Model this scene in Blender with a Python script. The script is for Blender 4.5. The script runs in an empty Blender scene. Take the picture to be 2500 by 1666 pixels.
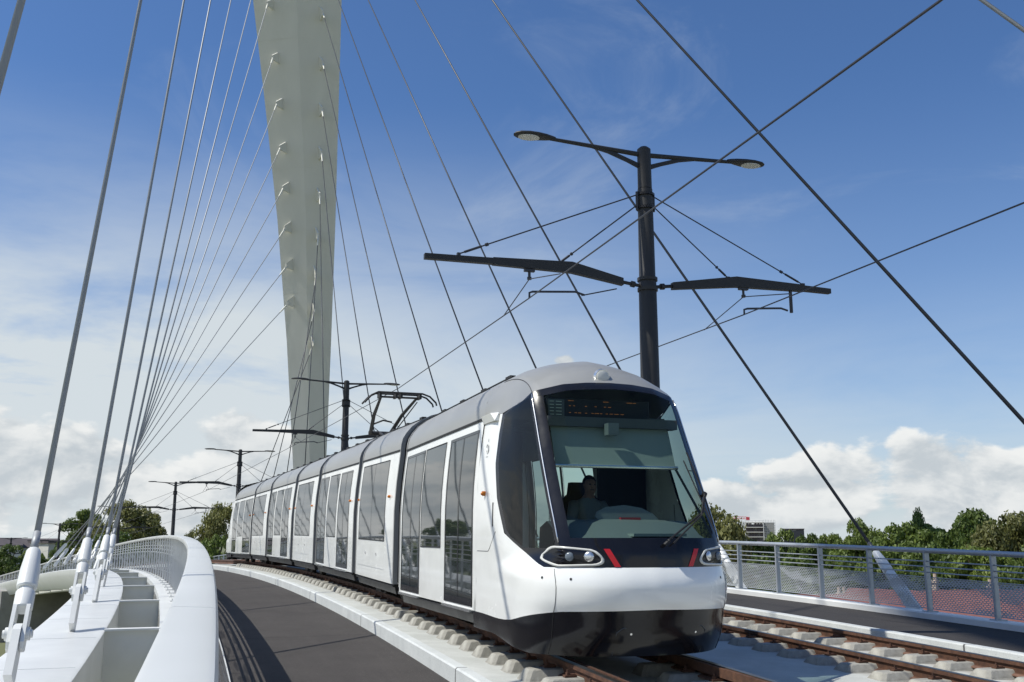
import bpy, math, random
import numpy as np
from mathutils import Vector, Matrix
R_ = math.radians
sc = bpy.context.scene
COL = sc.collection
# ---------------------------------------------------------------- camera, sky, sun, exposure
cam_d = bpy.data.cameras.new("Camera"); cam = bpy.data.objects.new("Camera", cam_d); COL.objects.link(cam)
cam.location = (0, 0, 0.92741); cam.rotation_euler = (R_(90) + 0.19698, 0, 0)
cam_d.lens = 34.84; cam_d.sensor_width = 36; cam_d.clip_start = 0.05; cam_d.clip_end = 6000
sc.camera = cam
SUN_DIR = Vector((-0.974, -0.225, 1.43)).normalized()          # towards the sun
sun_d = bpy.data.lights.new("Sun", 'SUN'); sun_d.energy = 4.0; sun_d.angle = R_(0.53); sun_d.color = (1, 0.965, 0.875)
sun = bpy.data.objects.new("Sun", sun_d); COL.objects.link(sun)
sun.rotation_euler = SUN_DIR.to_track_quat('Z', 'Y').to_euler()
sc.view_settings.view_transform = 'Standard'; sc.view_settings.look = 'None'
sc.view_settings.exposure = 0.25; sc.view_settings.gamma = 1.0

class NT:
    """small node-graph helper"""
    def __init__(s, nt): s.nt = nt
    def node(s, t, **kw):
        n = s.nt.nodes.new(t)
        for k, v in kw.items():
            if k.startswith('i_'):
                n.inputs[k[2:].replace('_', ' ')].default_value = v
            else: setattr(n, k, v)
        return n
    def link(s, a, b): s.nt.links.new(a, b)
    def inp(s, sock, v):
        if hasattr(v, 'is_linked') or hasattr(v, 'links'): s.link(v, sock)
        else: sock.default_value = v
    def m(s, op, a, b=0.0, c=None, clamp=False):
        n = s.nt.nodes.new('ShaderNodeMath'); n.operation = op; n.use_clamp = clamp
        s.inp(n.inputs[0], a); s.inp(n.inputs[1], b)
        if c is not None: s.inp(n.inputs[2], c)
        return n.outputs[0]
    def sstep(s, v, a, b):
        n = s.nt.nodes.new('ShaderNodeMapRange'); n.interpolation_type = 'SMOOTHSTEP'
        s.inp(n.inputs['Value'], v); n.inputs['From Min'].default_value = a; n.inputs['From Max'].default_value = b
        return n.outputs[0]
    def vec(s, x, y, z):
        n = s.nt.nodes.new('ShaderNodeCombineXYZ')
        for i, v in enumerate((x, y, z)): s.inp(n.inputs[i], v)
        return n.outputs[0]
    def noise(s, v, scale=1, detail=6, rough=.55, dist=0.0):
        n = s.nt.nodes.new('ShaderNodeTexNoise'); s.inp(n.inputs['Vector'], v)
        n.inputs['Scale'].default_value = scale; n.inputs['Detail'].default_value = detail
        n.inputs['Roughness'].default_value = rough; n.inputs['Distortion'].default_value = dist
        return n.outputs['Fac']
    def mix(s, f, a, b):
        n = s.nt.nodes.new('ShaderNodeMix'); n.data_type = 'RGBA'
        s.inp(n.inputs[0], f); s.inp(n.inputs[6], a); s.inp(n.inputs[7], b)
        return n.outputs[2]
    def ramp(s, f, stops):
        n = s.nt.nodes.new('ShaderNodeValToRGB'); s.inp(n.inputs[0], f)
        e = n.color_ramp.elements
        while len(e) < len(stops): e.new(0.5)
        for el, (p, c) in zip(e, stops): el.position = p; el.color = (*c, 1) if len(c) == 3 else c
        return n.outputs[0]

world = bpy.data.worlds.new("World"); sc.world = world; world.use_nodes = True
def build_sky():
    nt = world.node_tree; nt.nodes.clear(); g = NT(nt)
    sky = g.node('ShaderNodeTexSky', sky_type='NISHITA', sun_disc=False)
    sky.sun_elevation = math.asin(SUN_DIR.z); sky.sun_rotation = math.atan2(SUN_DIR.x, SUN_DIR.y)
    sky.air_density = 1.0; sky.dust_density = 0.6; sky.ozone_density = 2.2; sky.altitude = 150
    tc = g.node('ShaderNodeTexCoord'); sep = g.node('ShaderNodeSeparateXYZ'); g.link(tc.outputs['Generated'], sep.inputs[0])
    x, y, z = sep.outputs
    az = g.m('MULTIPLY', g.m('ARCTAN2', x, y), 57.2958); el = g.m('MULTIPLY', g.m('ARCSINE', z), 57.2958)   # degrees
    def blob(a0, e0, ra, re):
        da = g.m('DIVIDE', g.m('SUBTRACT', az, a0), ra); de = g.m('DIVIDE', g.m('SUBTRACT', el, e0), re)
        r2 = g.m('ADD', g.m('MULTIPLY', da, da), g.m('MULTIPLY', de, de))
        return g.m('SUBTRACT', 1.0, r2)
    # cumulus: billow noise in azimuth/elevation, thresholds by banks
    def cum_noise(da, de):
        p = g.vec(g.m('MULTIPLY', g.m('ADD', az, da), .17), g.m('MULTIPLY', g.m('ADD', el, de), .30), 3.7)
        return g.noise(p, 1.0, 9, .56, .15)
    n0 = cum_noise(0, 0); n1 = cum_noise(-.55, .75)
    banks = [(-15.0, 4.4, 3.4, 2.9), (-22, 2.8, 7, 3.2), (-29, 3.2, 5, 3.4), (-36, 4, 9, 4), (16.8, 2.6, 3.6, 2.9), (25.6, 2.4, 5.0, 3.2), (12, 1.2, 6, 1.8), (35, 3, 8, 4), (3.2, 10.1, .8, .5), (-1, 1, 14, 2.4),
             (60, 4, 16, 5), (-60, 5, 14, 6), (-100, 6, 22, 7), (100, 5, 20, 6), (150, 6, 26, 7), (-150, 5, 22, 7)]
    acc = None
    for b in banks:
        v = blob(*b); v = g.m('MAXIMUM', v, -1.2)
        acc = v if acc is None else g.m('MAXIMUM', acc, v)
    low = g.sstep(el, 3.0, 0.2)                                          # general haze deck at the horizon
    dens = g.m('ADD', g.m('MULTIPLY', acc, .34), g.m('MULTIPLY', g.m('SUBTRACT', n0, .5), 1.9))
    cum = g.sstep(dens, 0.02, 0.20)
    lit = g.sstep(g.m('SUBTRACT', n0, n1), -.12, .12)                    # sunward side of each billow brighter
    depth = g.sstep(dens, .05, .75)
    lite = g.m('MULTIPLY', lit, g.m('SUBTRACT', 1.0, g.m('MULTIPLY', depth, .45)))
    ccol = g.mix(lite, (4.6, 5.05, 5.4, 1), (7.5, 7.6, 7.5, 1))
    # thin high veil, thickest low on the left
    pv = g.vec(g.m('MULTIPLY', az, .035), g.m('MULTIPLY', el, .16), g.m('MULTIPLY', az, .012))
    nv = g.noise(pv, 1.0, 7, .6, .5)
    veil_e = g.m('MULTIPLY', g.sstep(el, 25.0, 6.0), g.sstep(az, 24.0, -20.0))
    veil_e = g.m('ADD', veil_e, g.m('MULTIPLY', g.sstep(el, 15.0, 1.0), .55)); veil_e = g.m('ADD', veil_e, g.m('MULTIPLY', g.m('MULTIPLY', g.sstep(el, 17.0, 9.0), g.sstep(az, -6.0, -20.0)), .35))
    veil = g.m('MULTIPLY', veil_e, g.sstep(nv, .18, .62))
    veil = g.m('MINIMUM', g.m('ADD', veil, g.m('MULTIPLY', low, .5)), .94)
    wisp = g.m('MULTIPLY', g.sstep(g.noise(g.vec(g.m('MULTIPLY', az, .06), g.m('MULTIPLY', el, .11), 9.0), 1.0, 8, .62, .8), .52, .82), .30)
    base = g.node('ShaderNodeVectorMath', operation='MULTIPLY'); g.link(sky.outputs[0], base.inputs[0]); base.inputs[1].default_value = (.57, .775, 1.03)
    c = g.mix(wisp, base.outputs[0], (5.0, 5.6, 6.3, 1))
    c = g.mix(g.m('MULTIPLY', g.sstep(el, 26.0, 0.0), .28), c, (4.9, 5.7, 6.5, 1))
    c = g.mix(veil, c, (5.7, 6.2, 6.45, 1))
    c = g.mix(cum, c, ccol)
    bg = g.node('ShaderNodeBackground'); bg.inputs['Strength'].default_value = 0.1
    g.link(c, bg.inputs['Color']); out = g.node('ShaderNodeOutputWorld'); g.link(bg.outputs[0], out.inputs[0])
build_sky()

# ---------------------------------------------------------------- mesh helpers
class MB:
    def __init__(s): s.v = []; s.f = []; s.m = []; s.uv = {}
    def add(s, vs, fs, mi=0):
        o = len(s.v); s.v.extend([tuple(v) for v in vs])
        for f in fs: s.f.append(tuple(i + o for i in f)); s.m.append(mi)
    def box(s, c, size, T=None, mi=0):
        x, y, z = [h / 2 for h in size]; cx, cy, cz = c
        vs = [(cx + a * x, cy + b * y, cz + d * z) for a in (-1, 1) for b in (-1, 1) for d in (-1, 1)]
        if T: vs = [T(*v) for v in vs]
        s.add(vs, [(0, 1, 3, 2), (4, 6, 7, 5), (0, 4, 5, 1), (2, 3, 7, 6), (0, 2, 6, 4), (1, 5, 7, 3)], mi)
    def hexa(s, vs, mi=0):   # 8 verts: bottom 4 loop, top 4 loop
        s.add(vs, [(3, 2, 1, 0), (4, 5, 6, 7), (0, 1, 5, 4), (1, 2, 6, 5), (2, 3, 7, 6), (3, 0, 4, 7)], mi)
    def tube(s, pts, r, n=8, caps=True, mi=0):
        pts = [Vector(p) for p in pts]; rs = r if isinstance(r, (list, tuple)) else [r] * len(pts)
        ref = None; rings = []
        for i, p in enumerate(pts):
            a = pts[max(i - 1, 0)]; b = pts[min(i + 1, len(pts) - 1)]; t = (b - a).normalized()
            if ref is None: ref = Vector((0, 0, 1)) if abs(t.z) < .9 else Vector((1, 0, 0))
            u = (ref - t * ref.dot(t)).normalized(); w = t.cross(u); ref = u
            rings.append([p + (u * math.cos(k * 2 * math.pi / n) + w * math.sin(k * 2 * math.pi / n)) * rs[i] for k in range(n)])
        vs = [v for rg in rings for v in rg]; fs = []
        for i in range(len(pts) - 1):
            for k in range(n): fs.append((i * n + k, i * n + (k + 1) % n, (i + 1) * n + (k + 1) % n, (i + 1) * n + k))
        if caps: fs.append(tuple(range(n - 1, -1, -1))); fs.append(tuple((len(pts) - 1) * n + k for k in range(n)))
        s.add(vs, fs, mi)
    def prism(s, poly, h0, h1, T, mi=0):   # polygon (a,b) extruded from h0 to h1 through T(a,b,h)
        n = len(poly); vs = [T(a, b, h0) for a, b in poly] + [T(a, b, h1) for a, b in poly]
        fs = [tuple(range(n - 1, -1, -1)), tuple(range(n, 2 * n))] + [(i, (i + 1) % n, n + (i + 1) % n, n + i) for i in range(n)]
        s.add(vs, fs, mi)
    def grid(s, P, mi=0, flip=False):      # rows of points
        r, c = len(P), len(P[0]); vs = [p for row in P for p in row]; fs = []
        for i in range(r - 1):
            for j in range(c - 1):
                q = (i * c + j, i * c + j + 1, (i + 1) * c + j + 1, (i + 1) * c + j); fs.append(q[::-1] if flip else q)
        s.add(vs, fs, mi)
    def build(s, name, mats, parent=None, smooth=False, angle=None, uvs=None):
        me = bpy.data.meshes.new(name); me.from_pydata(s.v, [], s.f)
        for m in (mats if isinstance(mats, (list, tuple)) else [mats]): me.materials.append(m)
        if len(me.materials) > 1: me.polygons.foreach_set('material_index', s.m)
        if uvs is not None:
            ul = me.uv_layers.new(name='UVMap'); idx = np.empty(len(me.loops), int); me.loops.foreach_get('vertex_index', idx)
            ul.data.foreach_set('uv', np.asarray(uvs, float)[idx].ravel())
        me.validate(); me.update()
        if smooth:
            me.polygons.foreach_set('use_smooth', [True] * len(me.polygons))
            if angle: me.set_sharp_from_angle(angle=R_(angle))
        o = bpy.data.objects.new(name, me); COL.objects.link(o)
        if parent: o.parent = parent
        return o
def tag(o, label=None, cat=None, group=None, kind=None):
    if label: o['label'] = label
    if cat: o['category'] = cat
    if group: o['group'] = group
    if kind: o['kind'] = kind
    return o
def empty(name, loc=(0, 0, 0), rz=0.0):
    o = bpy.data.objects.new(name, None); COL.objects.link(o); o.location = loc; o.rotation_euler = (0, 0, rz); o.empty_display_size = .2
    return o
def copy_tree(o, parent=None):
    c = o.copy(); COL.objects.link(c)
    if parent: c.parent = parent
    for ch in list(o.children): copy_tree(ch, c)
    return c
def shift_children(root):   # children built in world space -> keep place when root is an Empty at a point
    m = Matrix.Translation(root.location) @ root.rotation_euler.to_matrix().to_4x4()
    mi = m.inverted()
    for ch in root.children: ch.matrix_parent_inverse = mi

# ---------------------------------------------------------------- bridge alignment: curve (s along, d outward/right, z above rail)
RAD, H0, X0, KV, S0 = 348.64964, 0.26828, 4.54214, 0.00046, 38.8976
CX = X0 - RAD * math.cos(H0); CY = -RAD * math.sin(H0)
def C(s, d=0.0, z=0.0):
    h = H0 + s / RAD; r = RAD + d
    return Vector((CX + r * math.cos(h), CY + r * math.sin(h), z - KV * (s - S0) ** 2))
def axes(s):
    h = H0 + s / RAD
    tg = Vector((-math.sin(h), math.cos(h), -2 * KV * (s - S0))).normalized(); rt = Vector((math.cos(h), math.sin(h), 0))
    return tg, rt
def hd(s): return H0 + s / RAD
def sweep(mb, prof, s0, s1, step, closed=True, mi=0, uvs=None):
    n = max(2, int(round((s1 - s0) / step)) + 1); S = np.linspace(s0, s1, n); k = len(prof)
    vs = [C(s, d, z) for s in S for d, z in prof]; fs = []
    if uvs is not None: uvs.extend([(s, d) for s in S for d, z in prof])
    kk = k if closed else k - 1
    for i in range(n - 1):
        for j in range(kk):
            j2 = (j + 1) % k; fs.append((i * k + j, i * k + j2, (i + 1) * k + j2, (i + 1) * k + j))
    if closed: fs.append(tuple(range(k - 1, -1, -1))); fs.append(tuple((n - 1) * k + j for j in range(k)))
    mb.add(vs, fs, mi)
def rect(d0, d1, z0, z1): return [(d0, z0), (d1, z0), (d1, z1), (d0, z1)]

# ---------------------------------------------------------------- materials
def mat(name, col, rough=.5, metal=0.0, var=0.0, vscale=3.0, bump=0.0, bscale=40.0, col2=None, spec=.5, coat=0.0, stretch=None, detail=6):
    m = bpy.data.materials.new(name); m.use_nodes = True; nt = m.node_tree; g = NT(nt); b = nt.nodes['Principled BSDF']
    b.inputs['Base Color'].default_value = (*col, 1); b.inputs['Roughness'].default_value = rough; b.inputs['Metallic'].default_value = metal
    b.inputs['Specular IOR Level'].default_value = spec; b.inputs['Coat Weight'].default_value = coat; b.inputs['Coat Roughness'].default_value = .04
    tc = g.node('ShaderNodeTexCoord'); vec = tc.outputs['Object']
    if stretch:
        mp = g.node('ShaderNodeMapping'); mp.inputs['Scale'].default_value = stretch; g.link(vec, mp.inputs[0]); vec = mp.outputs[0]
    if var:
        n = g.noise(vec, vscale, detail, .62, .3); c2 = col2 or tuple(max(0, c * (1 - var)) for c in col)
        c = g.ramp(n, [(.3, c2), (.68, col)]); g.link(c, b.inputs['Base Color'])
        rr = g.m('ADD', rough, g.m('MULTIPLY', g.m('SUBTRACT', n, .5), .25)); g.link(rr, b.inputs['Roughness'])
    if bump:
        bn = g.noise(vec, bscale, 5, .6); bp = g.node('ShaderNodeBump'); bp.inputs['Strength'].default_value = bump; bp.inputs['Distance'].default_value = .01
        g.link(bn, bp.inputs['Height']); g.link(bp.outputs[0], b.inputs['Normal'])
    return m
M = {}
M['white'] = mat('white_painted_steel', (.74, .75, .735), .38, 0, .13, 1.1, .02, 3)
M['white_cap'] = mat('white_cap', (.60, .61, .595), .32, 0, .10, .9, .03, 2.5, stretch=(1, 1, .4))
M['tram_white'] = mat('tram_white', (.88, .885, .85), .24, 0, .05, 1.3, 0, 1, coat=.5)
M['tram_black'] = mat('tram_black', (.010, .010, .013), .16, 0, .2, 2, 0, 1, spec=.35, coat=.12)
M['black_matte'] = mat('black_rubber', (.012, .012, .013), .6)
M['dark_under'] = mat('dark_underside', (.02, .018, .016), .75, 0, .5, 6)
M['roof_silver'] = mat('roof_silver', (.36, .36, .345), .36, .2, .12, 1.2, .02, 3)
M['steel'] = mat('galvanised_steel', (.40, .415, .43), .42, .75, .15, 6, .03, 30)
M['cable'] = mat('cable_steel', (.36, .375, .39), .55, .3, .12, 3, 0, 60)
M['dark_steel'] = mat('dark_painted_steel', (.030, .029, .028), .55, 0, .25, 6)
M['wire'] = mat('wire_steel', (.05, .05, .055), .45, .3)
M['bright'] = mat('bright_metal', (.75, .75, .74), .25, .9)
M['rust'] = mat('rust', (.135, .062, .034), .8, .1, .5, 9, .25, 60, col2=(.045, .022, .015))
M['rail_top'] = mat('rail_running_band', (.13, .115, .10), .35, .8, .4, 5)
M['block'] = mat('block_concrete', (.40, .39, .345), .9, 0, .28, 7, .5, 70, col2=(.22, .21, .185))
M['pylon'] = mat('pylon_paint', (.77, .75, .66), .55, 0, .08, .5, .02, 2, stretch=(1, 1, .25))
M['red'] = mat('red_reflective', (.55, .016, .022), .3)
M['amber'] = mat('amber_lens', (.55, .16, .01), .2)
M['lens'] = mat('lamp_lens', (.62, .62, .58), .25)
M['concrete'] = mat('bare_concrete', (.34, .335, .31), .9, 0, .25, .8, .2, 20)
M['interior'] = mat('cab_interior_grey', (.055, .062, .065), .6)
M['interior_dark'] = mat('cab_dark', (.012, .013, .014), .8)
M['blind'] = mat('blind_fabric', (.20, .235, .225), .8)
M['dash'] = mat('dashboard_plastic', (.12, .14, .145), .45)
M['railing_grey'] = mat('railing_grey', (.44, .47, .50), .4, .35, .1, 4)
M['bark'] = mat('bark', (.10, .075, .05), .9, 0, .4, 12, .5, 30)
M['number'] = mat('number_grey', (.42, .43, .43), .5)
M['skin'] = mat('skin', (.27, .16, .12), .5)
M['shirt'] = mat('shirt_grey', (.13, .16, .175), .8)
M['hair'] = mat('hair_dark', (.02, .015, .012), .6)
def mat_slab(name, c1, c2, speck, joint_step, joint_w, joint_c, scale=2.5, streak=False, joint_off=0.0, rails=(), edge=-1):
    """cast surface with uv.x = metres along the bridge, uv.y = offset: cross joints, speckle, blotches"""
    m = bpy.data.materials.new(name); m.use_nodes = True; nt = m.node_tree; g = NT(nt); b = nt.nodes['Principled BSDF']
    tc = g.node('ShaderNodeTexCoord'); uv = tc.outputs['UV']; sp = g.node('ShaderNodeSeparateXYZ'); g.link(uv, sp.inputs[0])
    ob = tc.outputs['Object']
    n = g.noise(ob, scale, 8, .65, .4); c = g.ramp(n, [(.28, c2), (.70, c1)])
    fine = g.noise(ob, 55, 4, .7); c = g.mix(g.m('MULTIPLY', g.sstep(fine, .50, .74), speck[1]), c, (*speck[0], 1))
    if streak:
        st = g.noise(g.vec(g.m('MULTIPLY', sp.outputs[0], .25), g.m('MULTIPLY', sp.outputs[1], 6), 1.0), 1, 5, .6)
        c = g.mix(g.m('MULTIPLY', g.sstep(st, .48, .75), .30), c, tuple(x * 1.35 for x in c1) + (1,))
        pat = g.noise(ob, .55, 4, .55, .6); c = g.mix(g.m('MULTIPLY', g.sstep(pat, .52, .68), .22), c, tuple(x * .72 for x in c2) + (1,))
        ed = g.m('MULTIPLY', g.sstep(sp.outputs[1], -2.15, -1.66) if edge < 0 else g.sstep(sp.outputs[1], 6.1, 5.65), g.sstep(g.noise(ob, 70, 3, .7), .50, .66)); c = g.mix(g.m('MULTIPLY', ed, .6), c, (.012, .011, .010, 1)); gr = g.m('MULTIPLY', g.sstep(sp.outputs[1], -2.5, -1.7) if edge < 0 else 0.0, g.sstep(g.noise(ob, 45, 2, .6), .70, .74)); c = g.mix(gr, c, (.30, .28, .25, 1))
        chip = g.noise(ob, 26, 2, .5); c = g.mix(g.sstep(chip, .785, .80), c, (.42, .40, .38, 1))
    if joint_step:
        wob = g.m('MULTIPLY', g.m('SUBTRACT', g.noise(ob, 3.0, 3), .5), joint_w * 1.2)
        fr = g.m('FRACT', g.m('DIVIDE', g.m('ADD', g.m('ADD', sp.outputs[0], joint_off), wob), joint_step))
        j = g.m('LESS_THAN', g.m('ABSOLUTE', g.m('SUBTRACT', fr, .5)), joint_w / joint_step / 2)
        c = g.mix(j, c, (*joint_c, 1))
    for dr in rails:
        q = g.m('ABSOLUTE', g.m('SUBTRACT', sp.outputs[1], dr)); c = g.mix(g.m('MULTIPLY', g.m('MULTIPLY', g.sstep(q, .42, .10), g.sstep(n, .30, .62)), .55), c, (.20, .15, .11, 1))
    g.link(c, b.inputs['Base Color']); b.inputs['Roughness'].default_value = .88; b.inputs['Specular IOR Level'].default_value = .35
    bp = g.node('ShaderNodeBump'); bp.inputs['Strength'].default_value = .45; bp.inputs['Distance'].default_value = .008
    g.link(g.noise(ob, 90, 4, .7), bp.inputs['Height']); g.link(bp.outputs[0], b.inputs['Normal'])
    return m
M['asphalt'] = mat_slab('asphalt', (.056, .050, .0465), (.041, .036, .0335), ((.14, .13, .125), .5), 7.05, .03, (.02, .018, .017), 1.6, True, 3.525 + 7.05 - 18.04 % 7.05)
M['asphalt2'] = mat_slab('asphalt_right', (.042, .038, .036), (.031, .028, .027), ((.12, .115, .11), .5), 6.5, .03, (.02, .018, .017), 1.4, True, 1.0, edge=1)
M['slab'] = mat_slab('slab_concrete', (.56, .57, .54), (.40, .41, .38), ((.30, .31, .29), .5), 0, 0, (0, 0, 0), 1.4, rails=(-.7175, .7175, 3.3825, 4.8175))
M['kerb'] = mat_slab('granite_kerb', (.60, .62, .61), (.48, .50, .495), ((.27, .28, .28), .6), 6.5, .035, (.10, .10, .10), 2.0, False, 3.25 + 6.5 - 12.81 % 6.5)
def mat_glass(name, tint=(.74, .86, .82), refl=.32):
    m = bpy.data.materials.new(name); m.use_nodes = True; nt = m.node_tree; nt.nodes.clear(); g = NT(nt)
    tr = g.node('ShaderNodeBsdfTransparent'); tr.inputs[0].default_value = (*tint, 1)
    gl = g.node('ShaderNodeBsdfGlossy'); gl.inputs['Roughness'].default_value = .015; gl.inputs['Color'].default_value = (refl, refl, refl, 1)
    lw = g.node('ShaderNodeLayerWeight'); lw.inputs[0].default_value = .5
    fr = g.m('ADD', .035, g.m('MULTIPLY', g.m('POWER', lw.outputs['Facing'], 5.0), .9))
    mx = g.node('ShaderNodeMixShader'); g.link(fr, mx.inputs[0]); g.link(tr.outputs[0], mx.inputs[1]); g.link(gl.outputs[0], mx.inputs[2])
    out = g.node('ShaderNodeOutputMaterial'); g.link(mx.outputs[0], out.inputs[0]); return m
M['screen'] = mat_glass('windscreen_glass'); M['side_glass'] = mat_glass('tinted_cab_glass', (.40, .47, .47), .8)
def mat_window():
    m = bpy.data.materials.new('tinted_window'); m.use_nodes = True; nt = m.node_tree; g = NT(nt); b = nt.nodes['Principled BSDF']
    b.inputs['Base Color'].default_value = (.022, .028, .028, 1); b.inputs['Roughness'].default_value = .025; b.inputs['Specular IOR Level'].default_value = .55
    b.inputs['Coat Weight'].default_value = .2; b.inputs['Coat Roughness'].default_value = .01; b.inputs['Coat IOR'].default_value = 1.6
    tc = g.node('ShaderNodeTexCoord'); bp = g.node('ShaderNodeBump'); bp.inputs['Strength'].default_value = .02; bp.inputs['Distance'].default_value = .02
    mp = g.node('ShaderNodeMapping'); mp.inputs['Scale'].default_value = (1, 1, 1.6); g.link(tc.outputs['Object'], mp.inputs[0])
    g.link(g.noise(mp.outputs[0], 1.9, 1, .4), bp.inputs['Height']); g.link(bp.outputs[0], b.inputs['Normal']); g.link(bp.outputs[0], b.inputs['Coat Normal'])
    return m
M['window'] = mat_window()
def mat_mesh(name, col, su, sv, fill, wave=True):
    """perforated sheet: staggered slots (uv in metres), slot size varying in long waves"""
    m = bpy.data.materials.new(name); m.use_nodes = True; nt = m.node_tree; g = NT(nt); b = nt.nodes['Principled BSDF']
    b.inputs['Base Color'].default_value = (*col, 1); b.inputs['Roughness'].default_value = .4; b.inputs['Metallic'].default_value = .3
    tc = g.node('ShaderNodeTexCoord'); sp = g.node('ShaderNodeSeparateXYZ'); g.link(tc.outputs['UV'], sp.inputs[0]); u, v = sp.outputs[0], sp.outputs[1]
    row = g.m('FLOOR', g.m('DIVIDE', v, sv)); off = g.m('MULTIPLY', g.m('FRACT', g.m('MULTIPLY', row, .5)), su)
    fu = g.m('ABSOLUTE', g.m('SUBTRACT', g.m('FRACT', g.m('DIVIDE', g.m('ADD', u, off), su)), .5))
    fv = g.m('ABSOLUTE', g.m('SUBTRACT', g.m('FRACT', g.m('DIVIDE', v, sv)), .5))
    w = fill
    if wave:
        wv = g.noise(g.vec(g.m('MULTIPLY', u, .75), g.m('MULTIPLY', v, 2.2), 0.0), 1.0, 1, .4, 1.2)
        w = g.m('ADD', fill - .12, g.m('MULTIPLY', g.sstep(wv, .42, .52), .14))
    hole = g.m('MULTIPLY', g.m('LESS_THAN', fu, w), g.m('LESS_THAN', fv, g.m('SUBTRACT', w, .03)))
    tr = g.node('ShaderNodeBsdfTransparent'); mx = g.node('ShaderNodeMixShader'); g.link(hole, mx.inputs[0]); g.link(b.outputs[0], mx.inputs[1]); g.link(tr.outputs[0], mx.inputs[2])
    g.link(mx.outputs[0], nt.nodes['Material Output'].inputs[0]); return m
M['mesh_r'] = mat_mesh('perforated_panel', (.50, .53, .55), .078, .032, .34)
M['mesh_l'] = mat_mesh('perforated_panel_white', (.42, .44, .45), .045, .03, .44)
def mat_leaf(name, a, b2):
    m = bpy.data.materials.new(name); m.use_nodes = True; nt = m.node_tree; g = NT(nt); b = nt.nodes['Principled BSDF']
    geo = g.node('ShaderNodeNewGeometry'); oi = g.node('ShaderNodeObjectInfo')
    f = g.m('ADD', g.m('MULTIPLY', geo.outputs['Random Per Island'], .65), g.m('MULTIPLY', oi.outputs['Random'], .35))
    c = g.ramp(f, [(.1, a), (.9, b2)]); g.link(c, b.inputs['Base Color']); b.inputs['Roughness'].default_value = .55
    tl = g.node('ShaderNodeBsdfTranslucent'); g.link(c, tl.inputs[0]); mx = g.node('ShaderNodeMixShader'); mx.inputs[0].default_value = .38
    g.link(b.outputs[0], mx.inputs[1]); g.link(tl.outputs[0], mx.inputs[2]); g.link(mx.outputs[0], nt.nodes['Material Output'].inputs[0]); return m
M['leaf'] = mat_leaf('leaf_green', (.075, .12, .02), (.23, .29, .055))
M['leaf_olive'] = mat_leaf('leaf_olive', (.09, .10, .03), (.25, .25, .075))
M['leaf_dark'] = mat_leaf('leaf_dark', (.055, .095, .018), (.175, .235, .045))
M['ground'] = mat('ground_grass', (.16, .17, .08), .95, 0, .5, .05, 0, 1, col2=(.10, .11, .05))
M['tile'] = mat('roof_tiles', (.21, .085, .075), .85, 0, .35, 2.5, .3, 30)
M['plaster'] = mat('plaster', (.62, .60, .55), .9, 0, .12, .8)
M['slate'] = mat('slate_roof', (.10, .085, .09), .8, 0, .3, .6)
M['dark_glass'] = mat('dark_facade', (.025, .028, .04), .25)
M['crane_red'] = mat('crane_red', (.50, .05, .07), .6)
M['brickpink'] = mat('brick_chimney', (.55, .44, .35), .9, 0, .3, 5)
# ---------------------------------------------------------------- setting: deck, tracks bed, paths, kerbs
SA, SB = -14.0, 176.0
def structure(name, prof, m, step=1.0, s0=SA, s1=SB, closed=True, smooth=False):
    mb = MB(); uv = []; sweep(mb, prof, s0, s1, step, closed, uvs=uv); o = mb.build(name, m, uvs=uv, smooth=smooth); tag(o, kind='structure'); return o
structure('bridge_deck', [(-4.97, -1.35), (8.3, -1.35), (8.3, -.60), (-4.97, -.60)], M['concrete'])
structure('track_slab', [(-1.50, -.58), (5.42, -.58), (5.42, -.36), (-1.50, -.202)], M['slab'])
structure('left_kerb', [(-1.64, -.58), (-1.502, -.58), (-1.502, -.200), (-1.62, -.197), (-1.64, -.215)], M['kerb'], .8)
structure('left_path', [(-4.52, -.58), (-1.642, -.58), (-1.642, -.39), (-4.52, -.41)], M['asphalt'], .8)
structure('right_kerb', [(5.425, -.58), (5.62, -.58), (5.62, -.165), (5.44, -.155), (5.425, -.175)], M['kerb'], .8)
structure('right_path', [(5.625, -.58), (7.95, -.58), (7.95, -.235), (5.625, -.195)], M['asphalt2'], .8)
mb = MB(); mb.add([(-3000, -900, -9.2), (3000, -900, -9.2), (3000, 5000, -9.2), (-3000, 5000, -9.2)], [(0, 1, 2, 3)])
tag(mb.build('ground', M['ground']), kind='structure')

M['white_seam'] = mat('white_seam', (.52, .54, .54), .5, 0, .3, 6)
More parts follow.
